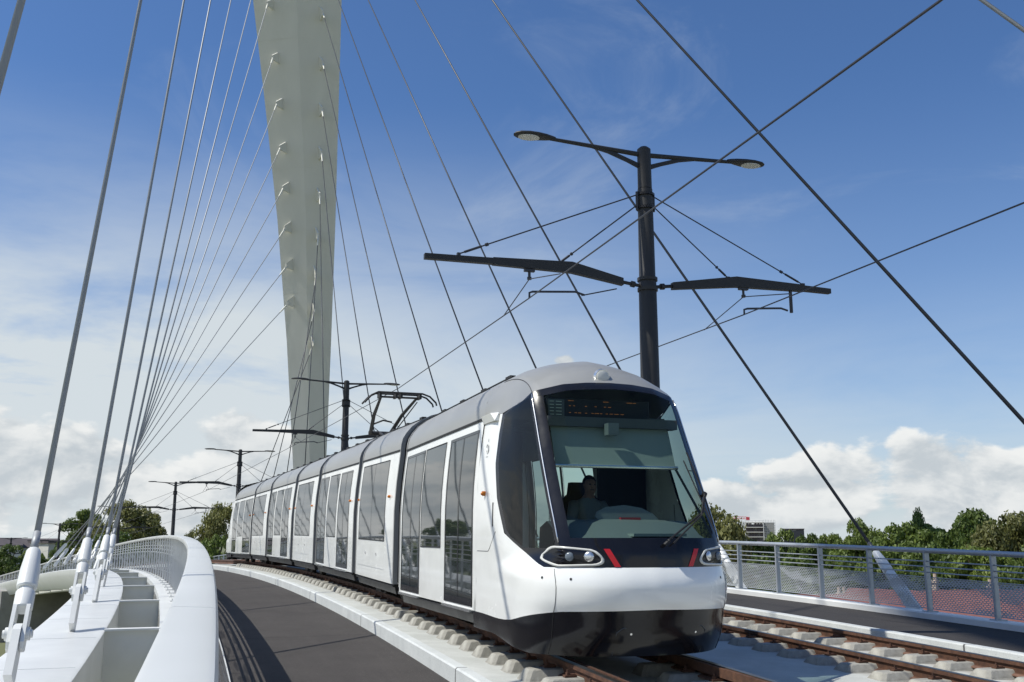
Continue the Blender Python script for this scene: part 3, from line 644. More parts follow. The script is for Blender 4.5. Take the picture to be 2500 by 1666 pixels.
for mi, (s0, s1, sm, items) in enumerate(MODS):
    T = T_rigid(sm if sm else (s0 + s1) / 2)
    if mi == 0: Tf = T_rigid(13.0, False); T = lambda s, d, z: Tf(s, d, z + .09)
    TM.append(T); zb0 = .27 if mi == 0 else .34; ZD0 = .31 if mi == 0 else .395; ZW0 = 1.02 if mi == 0 else 1.05
    ops = [(a, b, ZW0 if k != 'door' else ZD0, ZD1) for k, a, b in items]
    mb = MB(); wall(mb, T, -1, s0, s1, [] if mi else ops, zb0); wall(mb, T, 1, s0, s1, [] if mi else ops, zb0)
    for e, fl in ((s0, False), (s1, True)):
        if mi == 0 and e == s0: continue
        zs = [zb0, 1.0, 1.5, 2.1, 2.65]; mb.grid([[T(e, d * side_d(z), z) for d in (-1, 1)] for z in zs], flip=fl)
    body = mb.build('car_body', M['tram_white'], tram, True, 35)
    mb = MB(); prof = [(-d, z) for d, z in ROOF] + [(d, z) for d, z in ROOF[::-1][1:]]
    mb.grid([[T(s, d, z) for d, z in prof] for s in (s0, s0 + .15, s1 - .15, s1)], flip=True)
    for e in (s0, s1): mb.add([T(e, d, z) for d, z in prof], [tuple(range(len(prof)))])
    mb.build('roof_panel', M['roof_silver'], body, True, 40)
    mb = MB()     # gutter, roof ridge strips, low roof covers
    for sg in (-1, 1):
        mb.hexa([T(s, sg * d, z) for z in (2.640, 2.668) for d, s in ((1.06, s0), (1.118, s0), (1.118, s1), (1.06, s1))])
        mb.hexa([T(s, sg * d, z) for z in (3.235, 3.25) for d, s in ((.68, s0 + .1), (.70, s0 + .1), (.70, s1 - .1), (.68, s1 - .1))])
    for q in np.arange(s0 + .5, s1 - .4, 1.25):
        for sg in (-1, 1): mb.hexa([T(s, sg * d, z) for z in (3.27, 3.325) for d, s in ((.52, q), (.60, q), (.60, q + .22), (.52, q + .22))])
    mb.build('gutter', M['black_matte'], body)
    for sg in (-1, 1):
        for k, a, b in items:
            if k == 'door':
                clear = (mi == 0 and sg > 0)
                mb = MB(); mb.grid(patch(T, sg, a, b, ZD0, ZD1, .004), flip=sg > 0); dr = mb.build('door', M['screen'] if clear else M['window'], body, True)
                mb = MB(); w = .05; c_ = (a + b) / 2
                for x0, x1 in ((a, a + w), (c_ - .028, c_ - .006), (c_ + .006, c_ + .028), (b - w, b)): mb.grid(patch(T, sg, x0, x1, ZD0, ZD1, .0075), flip=sg > 0)
                for z0, z1 in ((ZD0, ZD0 + .09), (ZD1 - .04, ZD1)): mb.grid(patch(T, sg, a, b, z0, z1, .0085, 2), flip=sg > 0)
                mb.build('door_frame', M['tram_black'], dr)
                if sg < 0:
                    mb = MB(); mb.hexa([T(s, -d, z) for z in (ZD0 - .065, ZD0 - .03) for d, s in ((1.18, a), (1.245, a), (1.245, b), (1.18, b))]); mb.build('sill', M['bright'], dr)
            else:
                clear = (mi == 0 and sg > 0)
                mb = MB(); mb.grid(patch(T, sg, a, b, ZW0, ZD1, .004), flip=sg > 0); wn = mb.build('window', M['screen'] if clear else M['window'], body, True)
                mb = MB(); w = .018
                vs = [(a, a + w), (b - w, b)] + ([((a + b) / 2 - .006, (a + b) / 2 + .006)] if k == 'window2' else [])
                for x0, x1 in vs: mb.grid(patch(T, sg, x0, x1, ZW0, ZD1, .007), flip=sg > 0)
                for z0, z1 in ((ZW0, ZW0 + w), (ZD1 - w, ZD1)): mb.grid(patch(T, sg, a, b, z0, z1, .008, 2), flip=sg > 0)
                mb.build('window_gasket', M['black_matte'], wn)
                mb = MB()
                if k == 'window2':
                    mb.grid(patch(T, sg, a + .02, b - .02, .545, .556, .003, 2), flip=sg > 0); mb.grid(patch(T, sg, (a + b) / 2 - .003, (a + b) / 2 + .003, .56, 1.04, .003, 2), flip=sg > 0)
                    for q in ((a * .72 + b * .28), (a * .3 + b * .7)): mb.tube([T(q + .03 * math.cos(t), sg * 1.203, .80 + .03 * math.sin(t)) for t in np.linspace(0, 6.283, 13)], .004, 4)
                else: mb.grid(patch(T, sg, b + .035, b + .039, .36, 1.04, .003, 2), flip=sg > 0)
                mb.build('panel_joint', M['number'], body)
        # side marker light
        if mi:
            mb = MB(); q = s0 + .42
            c0 = T(q, sg * side_d(1.85), 1.85); mb.tube([c0, T(q, sg * (side_d(1.85) + .03), 1.85), T(q, sg * (side_d(1.85) + .05), 1.85)], [.026, .026, .013], 10); mb.build('marker_light', M['amber'], body, True, 40)
            if mi in (1, 3, 5):
                mb = MB(); q = s1 - .10; mb.tube([T(q, sg * side_d(1.85), 1.85), T(q, sg * (side_d(1.85) + .03), 1.85)], .024, 10); mb.build('marker_light', M['amber'], body, True, 40)
    mb = MB()
    for sg in (-1, 1):
        mb.hexa([T(s, sg * d, z) for z in (zb0 - .17, zb0 - .005) for d, s in ((1.06, s0 + .03), (1.16 if z > zb0 - .1 else 1.12, s0 + .03), (1.16 if z > zb0 - .1 else 1.12, s1 - .03), (1.06, s1 - .03))])
        mb.hexa([T(s, sg * d, z) for z in (zb0 - .05, zb0 - .028) for d, s in ((1.14, s0 + .02), (1.19, s0 + .02), (1.19, s1 - .02), (1.14, s1 - .02))])
    mb.hexa([T(s, d, z) for z in (.22, .33) for d, s in ((-1.05, s0), (1.05, s0), (1.05, s1), (-1.05, s1))])
    mb.build('under_skirt', M['skirt'], body)
    if items[0][0] == 'window2' or mi in (0, 6):
        sc_ = (s0 + s1) / 2 if items[0][0] == 'window2' else (16.2 if mi == 0 else 45.5)
        mb = MB(); mb.box((sc_, 0, .30), (2.5, 1.7, .26), T); bg = mb.build('bogie', M['dark_under'], tram)
        for ws in (-.8, .8):
            for sg in (-1, 1):
                mb = MB(); mb.tube([T(sc_ + ws, sg * .66, .30), T(sc_ + ws, sg * .79, .30)], .30, 20); mb.tube([T(sc_ + ws, sg * .79, .30), T(sc_ + ws, sg * .84, .30)], .15, 12); mb.build('wheel', M['dark_under'], bg, True, 40)
        for sg in (-1, 1): mb = MB(); mb.box((sc_, sg * .95, .22), (1.9, .10, .14), T); mb.box((sc_ + .3, sg * .98, .14), (.5, .08, .1), T); mb.tube([T(sc_ - .9, sg * .97, .2), T(sc_ + .9, sg * .97, .2)], .03, 8); mb.build('bogie_frame', M['dark_under'], bg)
for i in range(6):       # gangway bellows between the cars
    A, B = TM[i], TM[i + 1]; a, b = MODS[i][1], MODS[i + 1][0]; mb = MB()
    pr = [(1.0, .2), (1.13, .4), (1.13, 1.5), (1.05, 2.5), (1.0, 2.82), (.84, 3.06), (.5, 3.22), (0, 3.3)]; pr = [(-d, z) for d, z in pr] + [(d, z) for d, z in pr[::-1][1:]]
    rows = []
    for t in np.linspace(0, 1, 9):
        k = .985 if int(round(t * 8)) % 2 else 1.0
        rows.append([A(a - .02, d * k, z) * (1 - t) + B(b + .02, d * k, z) * t for d, z in pr])
    mb.grid(rows, flip=True); gw = mb.build('gangway_bellows', M['black_matte'], tram)
    mb = MB()
    for TT, e, dr in ((A, a, 1), (B, b, -1)):     # pale end frames curving over the roof
        pr2 = [(side_d(z) + .004, z) for z in (.34, 1.0, 1.6, 2.1, 2.6)] + [(d + .006, z + .006) for d, z in ROOF]
        pr2 = [(-d, z) for d, z in pr2] + [(d, z) for d, z in pr2[::-1][1:]]
        mb.grid([[TT(e + dr * q, d, z) for d, z in pr2] for q in (-.015, .05)], flip=dr > 0)
        mb.grid([[TT(e + dr * .05, d * f, z) for d, z in pr2] for f in (1, .93)], flip=dr > 0)
    mb.build('end_frame', M['roof_silver'], gw)

# ---- cab nose, as a surface N(u, z)
def pch(xs, ys):
    xs = np.array(xs, float); ys = np.array(ys, float); h = np.diff(xs); dl = np.diff(ys) / h; m = np.zeros(len(xs))
    for i in range(1, len(xs) - 1):
        if dl[i - 1] * dl[i] > 0: m[i] = 2 * dl[i - 1] * dl[i] / (dl[i - 1] + dl[i])
    m[0], m[-1] = dl[0], dl[-1]
    def f(x):
        x = min(max(x, xs[0]), xs[-1]); i = min(max(int(np.searchsorted(xs, x)) - 1, 0), len(h) - 1); t = (x - xs[i]) / h[i]
        return float((2 * t ** 3 - 3 * t * t + 1) * ys[i] + (t ** 3 - 2 * t * t + t) * h[i] * m[i] + (-2 * t ** 3 + 3 * t * t) * ys[i + 1] + (t ** 3 - t * t) * h[i] * m[i + 1])
    return f
yf = pch([.02, .10, .2, .34, .47, .60, .75, .88, .95, 1.08, 1.2, 1.7, 2.3, 2.88, 2.95, 3.03, 3.10, 3.16, 3.21, 3.25], [-1.86, -1.93, -2.0, -2.05, -2.08, -2.15, -2.17, -2.13, -2.09, -2.08, -2.04, -1.77, -1.44, -1.12, -1.07, -.98, -.86, -.66, -.38, .12])
dt_lo = pch([0, .3, .6, .95, 1.2, 1.5, 1.9, 2.6, 4.2], [0, .3, .6, .94, 1.12, 1.195, 1.2, 1.2, 1.2])
def lin(xs, ys): return lambda x: float(np.interp(x, xs, ys))
sw_lo = pch([0, .3, .6, .95, 1.2, 1.5, 1.9, 2.6, 4.2], [0, .025, .11, .37, .66, 1.08, 1.5, 2.2, 3.8])
hw = pch([.02, .2, .34, 1.5, 2.0, 2.65, 2.72, 2.82, 2.9, 2.995, 3.085, 3.165, 3.225, 3.25], [.965, .985, 1.0, 1.0, .983, .917, .912, .885, .835, .752, .627, .46, .25, .03])
UX = [0, .3, .6, .93, .96, 1.2, 1.5, 1.9, 2.2, 2.6, 4.2]
dt_hi = lin(UX, [0, .3, .6, .915, .935, 1.00, 1.075, 1.15, 1.19, 1.2, 1.2]); sw_hi = lin(UX, [0, .025, .105, .30, .335, .565, .85, 1.24, 1.53, 1.93, 3.53])
def bl(z): t = min(max((z - .86) / .26, 0), 1); return t * t * (3 - 2 * t)
def dt(u, z): b = bl(z); return dt_lo(u) * (1 - b) + dt_hi(u) * b
def sw(u, z): b = bl(z); return sw_lo(u) * (1 - b) + sw_hi(u) * b
wu = lin([0, .6, .95, 1.9, 4.2], [.2, .2, .22, 1.0, 1.0])
def dloc(u, z): return dt(u, z) * (1 - (1 - hw(z)) * wu(u))
def uinv(s, z):
    tgt = s - yf(z); a, b = 0.0, 4.2
    for _ in range(40):
        c_ = (a + b) / 2
        if sw(c_, z) < tgt: a = c_
        else: b = c_
    return (a + b) / 2
SE = .56
def make_nose(T, mir, full):
    """T maps local (s,d,z); full: with cab interior, glass and lights"""
    def N(u, z, off=0.0):
        def P(u, z):
            a = abs(u); return np.array([yf(z) + sw(a, z), math.copysign(dloc(a, z), u), z])
        p = P(u, z)
        if off:
            e = .01; z2 = min(z + e, 3.249); du = P(u + e, z) - P(u - e, z); dz = P(u, z2) - P(u, z2 - 2 * e); n = np.cross(du, dz); n /= (np.linalg.norm(n) + 1e-9)
            if n[0] > 0 and abs(n[1]) < .2 and n[2] < .2: n = -n
            if n @ (p - np.array([.9, 0, 1.6])) < 0: n = -n
            p = p + n * off
        return T(p[0], p[1], p[2])
    uP = lambda z: .96
    zg = lin([0, .3, .6, .96, 1.25, 1.60, 1.9, 4.2], [3.035, 3.03, 3.005, 2.925, 2.80, 2.70, 2.66, 2.655])
    gtop = pch([0, .5, .85, 1.1], [2.945, 2.925, 2.865, 2.83]); zA = pch([0, .9, 1.2, 1.6, 2.0, 2.8, 4.2], [.525, .502, .455, .365, .345, .36, .36])
    zB = .945
    sr = lin([zB, 1.03, 1.12, 1.3, 1.7, 2.13, 2.5, 2.6, 2.75], [-1.56, -1.28, -1.02, -.56, -.28, -.10, -.03, -.03, -.04])
    def ur(z):
        if z <= 2.75: return min(uinv(sr(z), z), 9)
        return float(np.interp(z, [2.75, 2.83, 2.925], [uinv(-.04, 2.75), 1.25, .96]))
    zg_ = zg; uQ = uinv(-.04, 2.75); zg = lin([0, .3, .6, .96, 1.25, uQ, uQ + .2, 4.2], [3.035, 3.03, 3.005, 2.925, 2.83, 2.75, 2.748, 2.745])
    uend = lambda z: uinv(SE, z)
    def rows(mb, zs, ul, uh, n, off=0.0, sides=(1,)):
        for sg in sides: mb.grid([[N(sg * u, z, off) for u in np.linspace(ul(z), uh(z), n)] for z in zs], flip=(sg > 0) ^ mir)
    def cols(mb, us, zl, zh, n, off=0.0):
        G = [[N(u, zl(abs(u)) + (zh(abs(u)) - zl(abs(u))) * t, off) for u in us] for t in np.linspace(0, 1, n)]; mb.grid(G, flip=(not mir))
    UE = uend(.6)
    us_all = sorted(set(list(np.linspace(-1.6, 1.6, 49)) + list(np.linspace(-UE, -1.6, 8)) + list(np.linspace(1.6, UE, 8))))
    # white shell: bumper + sides
    mb = MB(); cols(mb, us_all, zA, lambda u: zB, 9)
    zs = list(np.linspace(zB, 1.3, 12)) + list(np.linspace(1.34, 2.746, 24)); rows(mb, zs, ur, uend, 12, 0, (-1, 1))
    shell = mb.build('cab_shell', M['tram_white'], tram, True, 50)
    mb = MB(); cols(mb, us_all, lambda u: .05 + .11 * min(max((u - 1.2) / 1.0, 0), 1), zA, 7, .0); skirt = mb.build('front_skirt', M['tram_black'], tram, True, 50)
    # roof cap: from the arch edge back to the car roof profile
    arc = [0.0]
    RP = [(0, 3.395)] + ROOF[::-1][1:]
    for p, q in zip(RP[:-1], RP[1:]): arc.append(arc[-1] + math.hypot(q[0] - p[0], q[1] - p[1]))
    arc = [x / arc[-1] for x in arc]; uE = uinv(SE, 2.745)
    fe = pch([0, .96 / uE, uQ / uE, 1], [0, .60, .84, 1])
    def cap_pt(q, t, off=0):
        a = abs(q); u = a * uE; z = zg(u); B = np.array([yf(z) + sw(u, z), dloc(u, z), z])
        f = fe(a); E = np.array([SE, np.interp(f, arc, [p[0] for p in RP]), np.interp(f, arc, [p[1] for p in RP]) + .09])
        L = np.linalg.norm(E - B); front = max(0.0, 1 - a / (1.15 / uE))
        t0 = np.array([.62, -.10 * (1 - front), .75 * front + .45 * (1 - front)]) * L * (1.0 if a < .97 else .6); t1 = np.array([1.0, 0, 0]) * L * .9
        h = (2 * t ** 3 - 3 * t * t + 1) * B + (t ** 3 - 2 * t * t + t) * t0 + (-2 * t ** 3 + 3 * t * t) * E + (t ** 3 - t * t) * t1
        return T(h[0], math.copysign(h[1], q), h[2] + off)
    qs = sorted(set(list(np.linspace(-1, 1, 41)) + [-.96 / uE, .96 / uE]))
    mb = MB(); mb.grid([[cap_pt(q, t) for q in qs] for t in np.linspace(0, 1, 13)], flip=(not mir)); cap = mb.build('cab_roof', M['roof_silver'], tram, True, 60)
    mb = MB()
    for sg in (-1, 1): mb.tube([cap_pt(sg * .97 / uE, t, .002) for t in np.linspace(0, 1, 12)], .006, 4)
    mb.build('roof_joint', M['black_matte'], cap)
    # black frame: band under the screen, arch above, side strips
    mb = MB()
    cols(mb, np.linspace(-.96, .96, 37), lambda u: zB, lambda u: 1.245, 6)
    cols(mb, np.linspace(-.96, .96, 37), lambda u: gtop(u), zg, 4)
    zs = list(np.linspace(1.23, 2.87, 20))
    rows(mb, zs, lambda z: uP(z) - .12, lambda z: uP(z) + .0, 3, 0.0, (-1, 1))
    zs2 = list(np.linspace(zB, 1.14, 5)); rows(mb, zs2, uP, ur, 8, 0, (-1, 1))
    zs3 = list(np.linspace(1.14, 2.925, 28))
    rows(mb, zs3, uP, lambda z: min(uP(z) + .07, ur(z)), 3, 0, (-1, 1)); rows(mb, zs3, lambda z: max(ur(z) - .09, uP(z)), ur, 3, 0, (-1, 1))
    fr = mb.build('black_surround', M['tram_black'], tram, True, 50)
    if full:
        for sd in (-1, 1):
            mb = MB(); rows(mb, zs3, lambda z: min(uP(z) + .07, ur(z)), lambda z: max(ur(z) - .09, min(uP(z) + .07, ur(z))), 8, 0, (sd,)); mb.build('side_window', M['side_glass'], fr, True)
        mb = MB(); cols(mb, np.linspace(-.84, .84, 31), lambda u: 1.245, gtop, 24); 
        mb.build('windscreen', M['screen'], tram, True)
    else:
        mb = MB(); rows(mb, zs3, lambda z: min(uP(z) + .07, ur(z)), lambda z: max(ur(z) - .09, min(uP(z) + .07, ur(z))), 8, 0, (-1, 1)); cols(mb, np.linspace(-.9, .9, 21), lambda u: 1.245, gtop, 12); mb.build('windscreen', M['window'], tram, True)
    # bright trim along the pillars, panel joints
    mb = MB()
    for sg in (-1, 1):
        mb = MB(); mb.tube([N(sg * (uP(z)), z, .006) for z in np.linspace(1.2, 2.89, 22)], .009, 6); mb.build('pillar_trim', M['bright'], fr, True)
    mb = MB()
    for sg in (-1, 1):
        mb.tube([N(sg * 1.0, z, .0005) for z in np.linspace(.49, .93, 8)], .004, 4); mb.tube([N(sg * 1.0, z, .0005) for z in np.linspace(.06, .48, 6)], .004, 4)
        mb.tube([N(sg * (1.02 + .2 * t), 1.22 - .21 * t, .001) for t in np.linspace(0, 1, 5)], .004, 4)
        for uu, zz in ((1.12, .84), (.86, .83)): mb.tube([N(sg * uu, zz, 0), N(sg * uu, zz, .003)], .014, 8)
        # cab side access panel outline and slit
        s_ = uinv(.02, 1.1); e_ = uinv(.50, 1.1); mb.tube([N(sg * u, 1.09, .001) for u in np.linspace(e_, s_, 5)] + [N(sg * (s_ - .06), 1.12, .001), N(sg * (s_ - .38), 1.32, .001)], .0035, 4)
        mb.tube([N(sg * uinv(-.16, z), z, .003) for z in (1.38, 1.66)], .009, 5)
    mb.build('panel_joint', M['black_matte'], shell)
    mb = MB()   # coupling hatch on the skirt
    hat = [(-.42, .06), (-.42, .30), (-.36, .345), (.56, .345), (.62, .30), (.62, .06)]
    mb.tube([N(u, z, .003) for u, z in hat], .006, 4); mb.build('hatch_joint', M['interior'], skirt)
    mb = MB()
    for u in (-.27, .48): mb = MB(); mb.tube([N(u, .285, 0), N(u, .285, .006)], .012, 8); mb.build('hatch_bolt', M['bright'], skirt)
    for sg in (-1, 1):       # headlights
        out = [(1.252, 1.04), (1.262, 1.072), (1.235, 1.092), (1.165, 1.138), (1.10, 1.158), (1.045, 1.164), (.947, 1.161), (.66, 1.13), (.615, 1.112), (.57, 1.070), (.543, 1.030), (.542, 1.005), (.555, .985), (.592, .967), (.64, .960), (.942, .948), (.975, .950), (1.01, .958), (1.185, 1.009), (1.235, 1.026)]
        o2 = []
        for (ua, za), (ub, zb) in zip(out, out[1:] + out[:1]):
            for k in range(3): o2.append((ua + (ub - ua) * k / 3, za + (zb - za) * k / 3))
        out = o2; cx, cz = .86, 1.055; n = len(out)
        def ring(f, g_, off): return [N(sg * (cx + (u - cx) * f), cz + (z - cz) * g_, off) for u, z in out]
        mb = MB(); G = [ring(1, 1, .002), ring(.99, .985, .012), ring(.915, .80, .014), ring(.90, .765, .006)]
        mb.grid([r + r[:1] for r in G]); hl = mb.build('headlight', M['lens'], tram, True)
        mb = MB(); G = [ring(.91, .78, .005), ring(.6, .5, .006), ring(.3, .25, .007), ring(.02, .02, .007)]; mb.grid([r + r[:1] for r in G]); mb.build('headlight_housing', M['tram_black'], hl)
        for uu, r, mm in ((.685, .056, 'bright'), (.865, .048, 'lens_grey')):
            mb = MB(); c0 = N(sg * uu, 1.055, .005); c1 = N(sg * uu, 1.055, .018); mb.tube([c0, c1, N(sg * uu, 1.055, .026)], [r, r * .9, r * .45], 14); mb.build('lamp', M[mm], hl, True)
        mb = MB(); mb.grid([[N(sg * (.542 - .10 * t + w), 1.132 - .181 * t, .006) for w in (0, -.03, -.062)] for t in np.linspace(0, 1, 4)]); mb.build('red_stripe', M['red'], fr)
    # roof lamp
    mb = MB(); c0 = cap_pt(-.03, .12, -.045); fwd = (T(-1, 0, 0) - T(0, 0, 0)).normalized()
    mb.tube([c0, c0 + fwd * .09, c0 + fwd * .10], [.075, .075, .05], 16); rl = mb.build('roof_lamp', M['lens'], cap, True, 40)
    mb = MB(); mb.tube([c0 + fwd * .03 + Vector((0, 0, .005)), c0 + fwd * .075], [.10, .088], 16); mb.build('lamp_rim', M['bright'], rl, True, 40)
    return N, uP, shell, fr
M['lens_grey'] = mat('lamp_grey', (.16, .19, .22), .2)
T0 = T_rigid(13.0, False)
Tn = lambda s, d, z: T0(13.0 + s, d, z)
N, uP, cab, frame_ = make_nose(Tn, False, True)
# tail: same nose turned round at the far end
T7 = TM[6]; Tt = lambda s, d, z: T7(48.20 + SE - s, -d, z)
make_nose(Tt, False, False)
# details on the left side of the cab
def onside(s, z, off=.002): return Tn(s, -(side_d(z) + off), z)
mb = MB(); c0 = onside(.19, 1.78, 0); mb.tube([c0, onside(.19, 1.78, .035), onside(.19, 1.78, .055)], [.030, .030, .015], 10); mb.build('marker_light', M['amber'], cab, True, 40)
cu = bpy.data.curves.new('fleet_number', 'FONT'); cu.body = '3003'; cu.size = .15; cu.extrude = .001; cu.align_x = 'CENTER'; cu.align_y = 'CENTER'; cu.materials.append(M['number'])
fn = bpy.data.objects.new('fleet_number', cu); COL.objects.link(fn); fn.parent = cab
tg0, rt0 = axes(13.0); tg0 = Vector((tg0.x, tg0.y, 0)).normalized()
mw = Matrix((( -tg0.x, 0, -rt0.x, 0), (-tg0.y, 0, -rt0.y, 0), (0, 1, 0, 0), (0, 0, 0, 1))); fn.matrix_local = Matrix.Translation(onside(.16, .93, .003)) @ mw @ Matrix.Diagonal((.55, 1.25, 1, 1))
me_ = bpy.data.meshes.new_from_object(fn); ml = fn.matrix_local.copy(); bpy.data.objects.remove(fn); fn = bpy.data.objects.new('fleet_number', me_); COL.objects.link(fn); fn.parent = cab; fn.matrix_local = ml
mb = MB(); mb.tube([Tn(.25 + .038 * math.cos(t), -(side_d(2.33) + .004), 2.33 + .058 * math.sin(t)) for t in np.linspace(.4, 6.0, 20)], .006, 5); mb.tube([onside(.25, 2.42, .004), onside(.25, 2.46, .004)], .004, 4)
for q in (-.03, 0, .03): mb.tube([onside(.25 + q - .008, 2.235, .004), onside(.25 + q + .008, 2.235, .004)], .004, 4)
mb.build('emblem', M['number'], cab)
mb = MB(); mb.hexa([Tn(s, -d, z) for z, k in ((2.67, 0), (2.77, 1)) for d, s in ((1.06, .60), (1.112 + .03 * k, .56), (1.112 + .03 * k, .05 + .1 * k), (1.06, .05))]); mb.build('corner_fairing', M['tram_white'], cab, True, 40)
# ---- wipers
mb = MB(); a = N(.88, 1.72, .05); b = N(.72, 1.50, .06); c_ = N(.13, 1.19, .05)
mb.tube([N(.90, 1.70, .01), a], .03, 8); mb.tube([a, b, c_], .011, 6); mb.tube([N(.84, 1.68, .05), N(.66, 1.46, .06), N(.20, 1.17, .05)], .009, 6)
mb.tube([N(.80, 2.20, .03), N(.86, 1.72, .045), N(.88, 1.40, .03)], .009, 6); mb.tube([N(.72, 1.98, .03), N(.80, 1.98, .03)], .006, 5); mb.tube([N(.70, 2.10, .02), N(.90, 1.30, .02)], .008, 5)
mb.tube([N(.10, 1.16, .03), N(.16, 1.20, .045)], .02, 6); mb.build('wiper', M['black_matte'], tram)
# ---- cab interior
I = M['interior']; D = M['interior_dark']
mb = MB(); mb.box((-.4, 0, .90), (2.0, 1.9, .06), Tn); mb.build('cab_floor', D, tram)
mb = MB()
rowsd = []
for t in np.linspace(-1, 1, 25):
    d = t * .86; bump = 1.0 - .45 * t * t; sw_ = sw(abs(d), 1.3)
    rowsd.append([Tn(-1.93 + sw_, d, 1.18), Tn(-1.80 + sw_, d, 1.24), Tn(-1.66 + sw_ * .9, d, 1.26 + .03 * bump), Tn(-1.45 + sw_ * .8, d, 1.36 + .05 * bump), Tn(-1.28 + sw_ * .6, d, 1.40 + .05 * bump), Tn(-1.0 + sw_ * .4, d, 1.36), Tn(-.95 + sw_ * .4, d, 1.0)])
mb.grid(rowsd); dash = mb.build('dashboard', M['dash'], tram, True)
mb = MB(); pl = [(-.32, 1.47), (-.30, 1.53), (-.18, 1.585), (.05, 1.61), (.25, 1.58), (.38, 1.52), (.45, 1.45), (.40, 1.41), (-.24, 1.41)]
mb.prism(pl, -1.20, -1.17, lambda a, b, h: Tn(h - .25 * (1.6 - b), a, b)); mb.build('instrument_cowl', M['dash'], dash, True, 40)
mb = MB(); mb.box((-1.27, .08, 1.445), (.05, .24, .05), Tn); mb.build('red_handset', mat('red_plastic', (.35, .02, .03), .4), dash)
mb = MB(); mb.box((-1.72, .18, 1.275), (.22, .62, .03), Tn); mb.build('dash_tray', M['blind'], dash)
mb = MB(); mb.hexa([Tn(s, d, z) for z, s in ((2.05, -1.16), (2.52, -.98)) for d, s in ((-.76, s), (.72, s), (.72, s + .006), (-.76, s + .006))]); bl = mb.build('sun_blind', M['blind'], tram)
mb = MB(); mb.tube([Tn(-1.17, -.78, 2.04), Tn(-1.17, .74, 2.04)], .022, 8); mb.build('blind_bar', M['bright'], bl)
mb = MB(); mb.box((-.98, 0, 2.555), (.16, 1.62, .11), Tn); mb.build('header_beam', I, tram)
mb = MB(); mb.hexa([Tn(s, d, z) for z in (2.40, 2.535) for d, s in ((-.13, -1.2), (.0, -1.2), (.0, -1.08), (-.13, -1.08))]); mb.build('camera_box', M['dash'], tram)
mb = MB(); mb.box((-.86, -.12, 2.72), (.08, 1.30, .24), Tn); dsp = mb.build('destination_display', M['interior_dark'], tram)
mb = MB(); mb.box((-.905, -.655, 2.72), (.012, .20, .21), Tn); mb.build('route_panel', I, dsp)
m_led = bpy.data.materials.new('amber_led'); m_led.use_nodes = True; bb = m_led.node_tree.nodes['Principled BSDF']; bb.inputs['Base Color'].default_value = (.4, .12, .02, 1); bb.inputs['Emission Color'].default_value = (1, .38, .10, 1); bb.inputs['Emission Strength'].default_value = .32
mb = MB()
for zr, xs in ((2.815, [(-.50, .07), (-.06, .07), (.24, .06), (.32, .04)]), (2.755, [(-.49, .025), (-.44, .02), (-.29, .02), (-.17, .02), (-.05, .02), (.0, .04)]), (2.675, [(-.49, .02), (-.42, .02), (-.38, .03), (-.29, .02), (-.21, .02), (-.17, .02), (-.14, .02), (-.10, .02), (-.03, .02), (.02, .03), (.08, .05), (.16, .03)])):
    for x, w in xs:
        for q in np.arange(x, x + w, .014): mb.box((-.906, q, zr), (.004, .005, .005), Tn)
mb.build('display_text', m_led, dsp)
m_led2 = bpy.data.materials.new('green_print'); m_led2.use_nodes = True; m_led2.node_tree.nodes['Principled BSDF'].inputs['Base Color'].default_value = (.45, .5, .42, 1)
mb = MB()
for i in range(5):
    for q in ((-.735, .05), (-.66, .07)): mb.box((-.913, q[0] + q[1] / 2, 2.80 - .038 * i), (.004, q[1], .006), Tn)
mb.build('route_text', m_led2, dsp)
mb = MB(); mb.hexa([Tn(s, d, z) for z in (.93, 2.62) for d, s in ((.42, .46), (1.1, .46), (1.1, .50), (.42, .50))]); mb.hexa([Tn(s, d, z) for z in (.93, 2.62) for d, s in ((-1.08, .46), (-.62, .46), (-.62, .50), (-1.08, .50))]); mb.build('cab_partition', D, tram)
mb = MB(); mb.box((2.9, 0, .38), (5.0, 2.3, .04), Tn); mb.box((2.9, 0, 2.60), (5.0, 2.1, .03), Tn); mb.box((-.2, 0, 2.64), (1.3, 1.5, .02), Tn); mb.build('saloon_lining', I, tram)
mb = MB()      # driver's seat
dc = .16
mb.hexa([Tn(s, dc + d, z) for z, k in ((1.12, 0), (1.22, 1)) for d, s in ((-.24, -.12), (.24, -.12), (.24, .36), (-.24, .36))])
seat = [(-.20, 1.2), (-.25, 1.45), (-.24, 1.62), (-.20, 1.72), (-.13, 1.80), (-.11, 1.95), (.11, 1.95), (.13, 1.80), (.20, 1.72), (.24, 1.62), (.25, 1.45), (.20, 1.2)]
mb.prism([(d * 1.25, z) for d, z in seat], .36, .48, lambda a, b, h: Tn(h + .06 * (b - 1.2), dc + a, b)); mb.box((.15, dc, 1.0), (.2, .2, .22), Tn); mb.build('driver_seat', D, tram, True, 40)
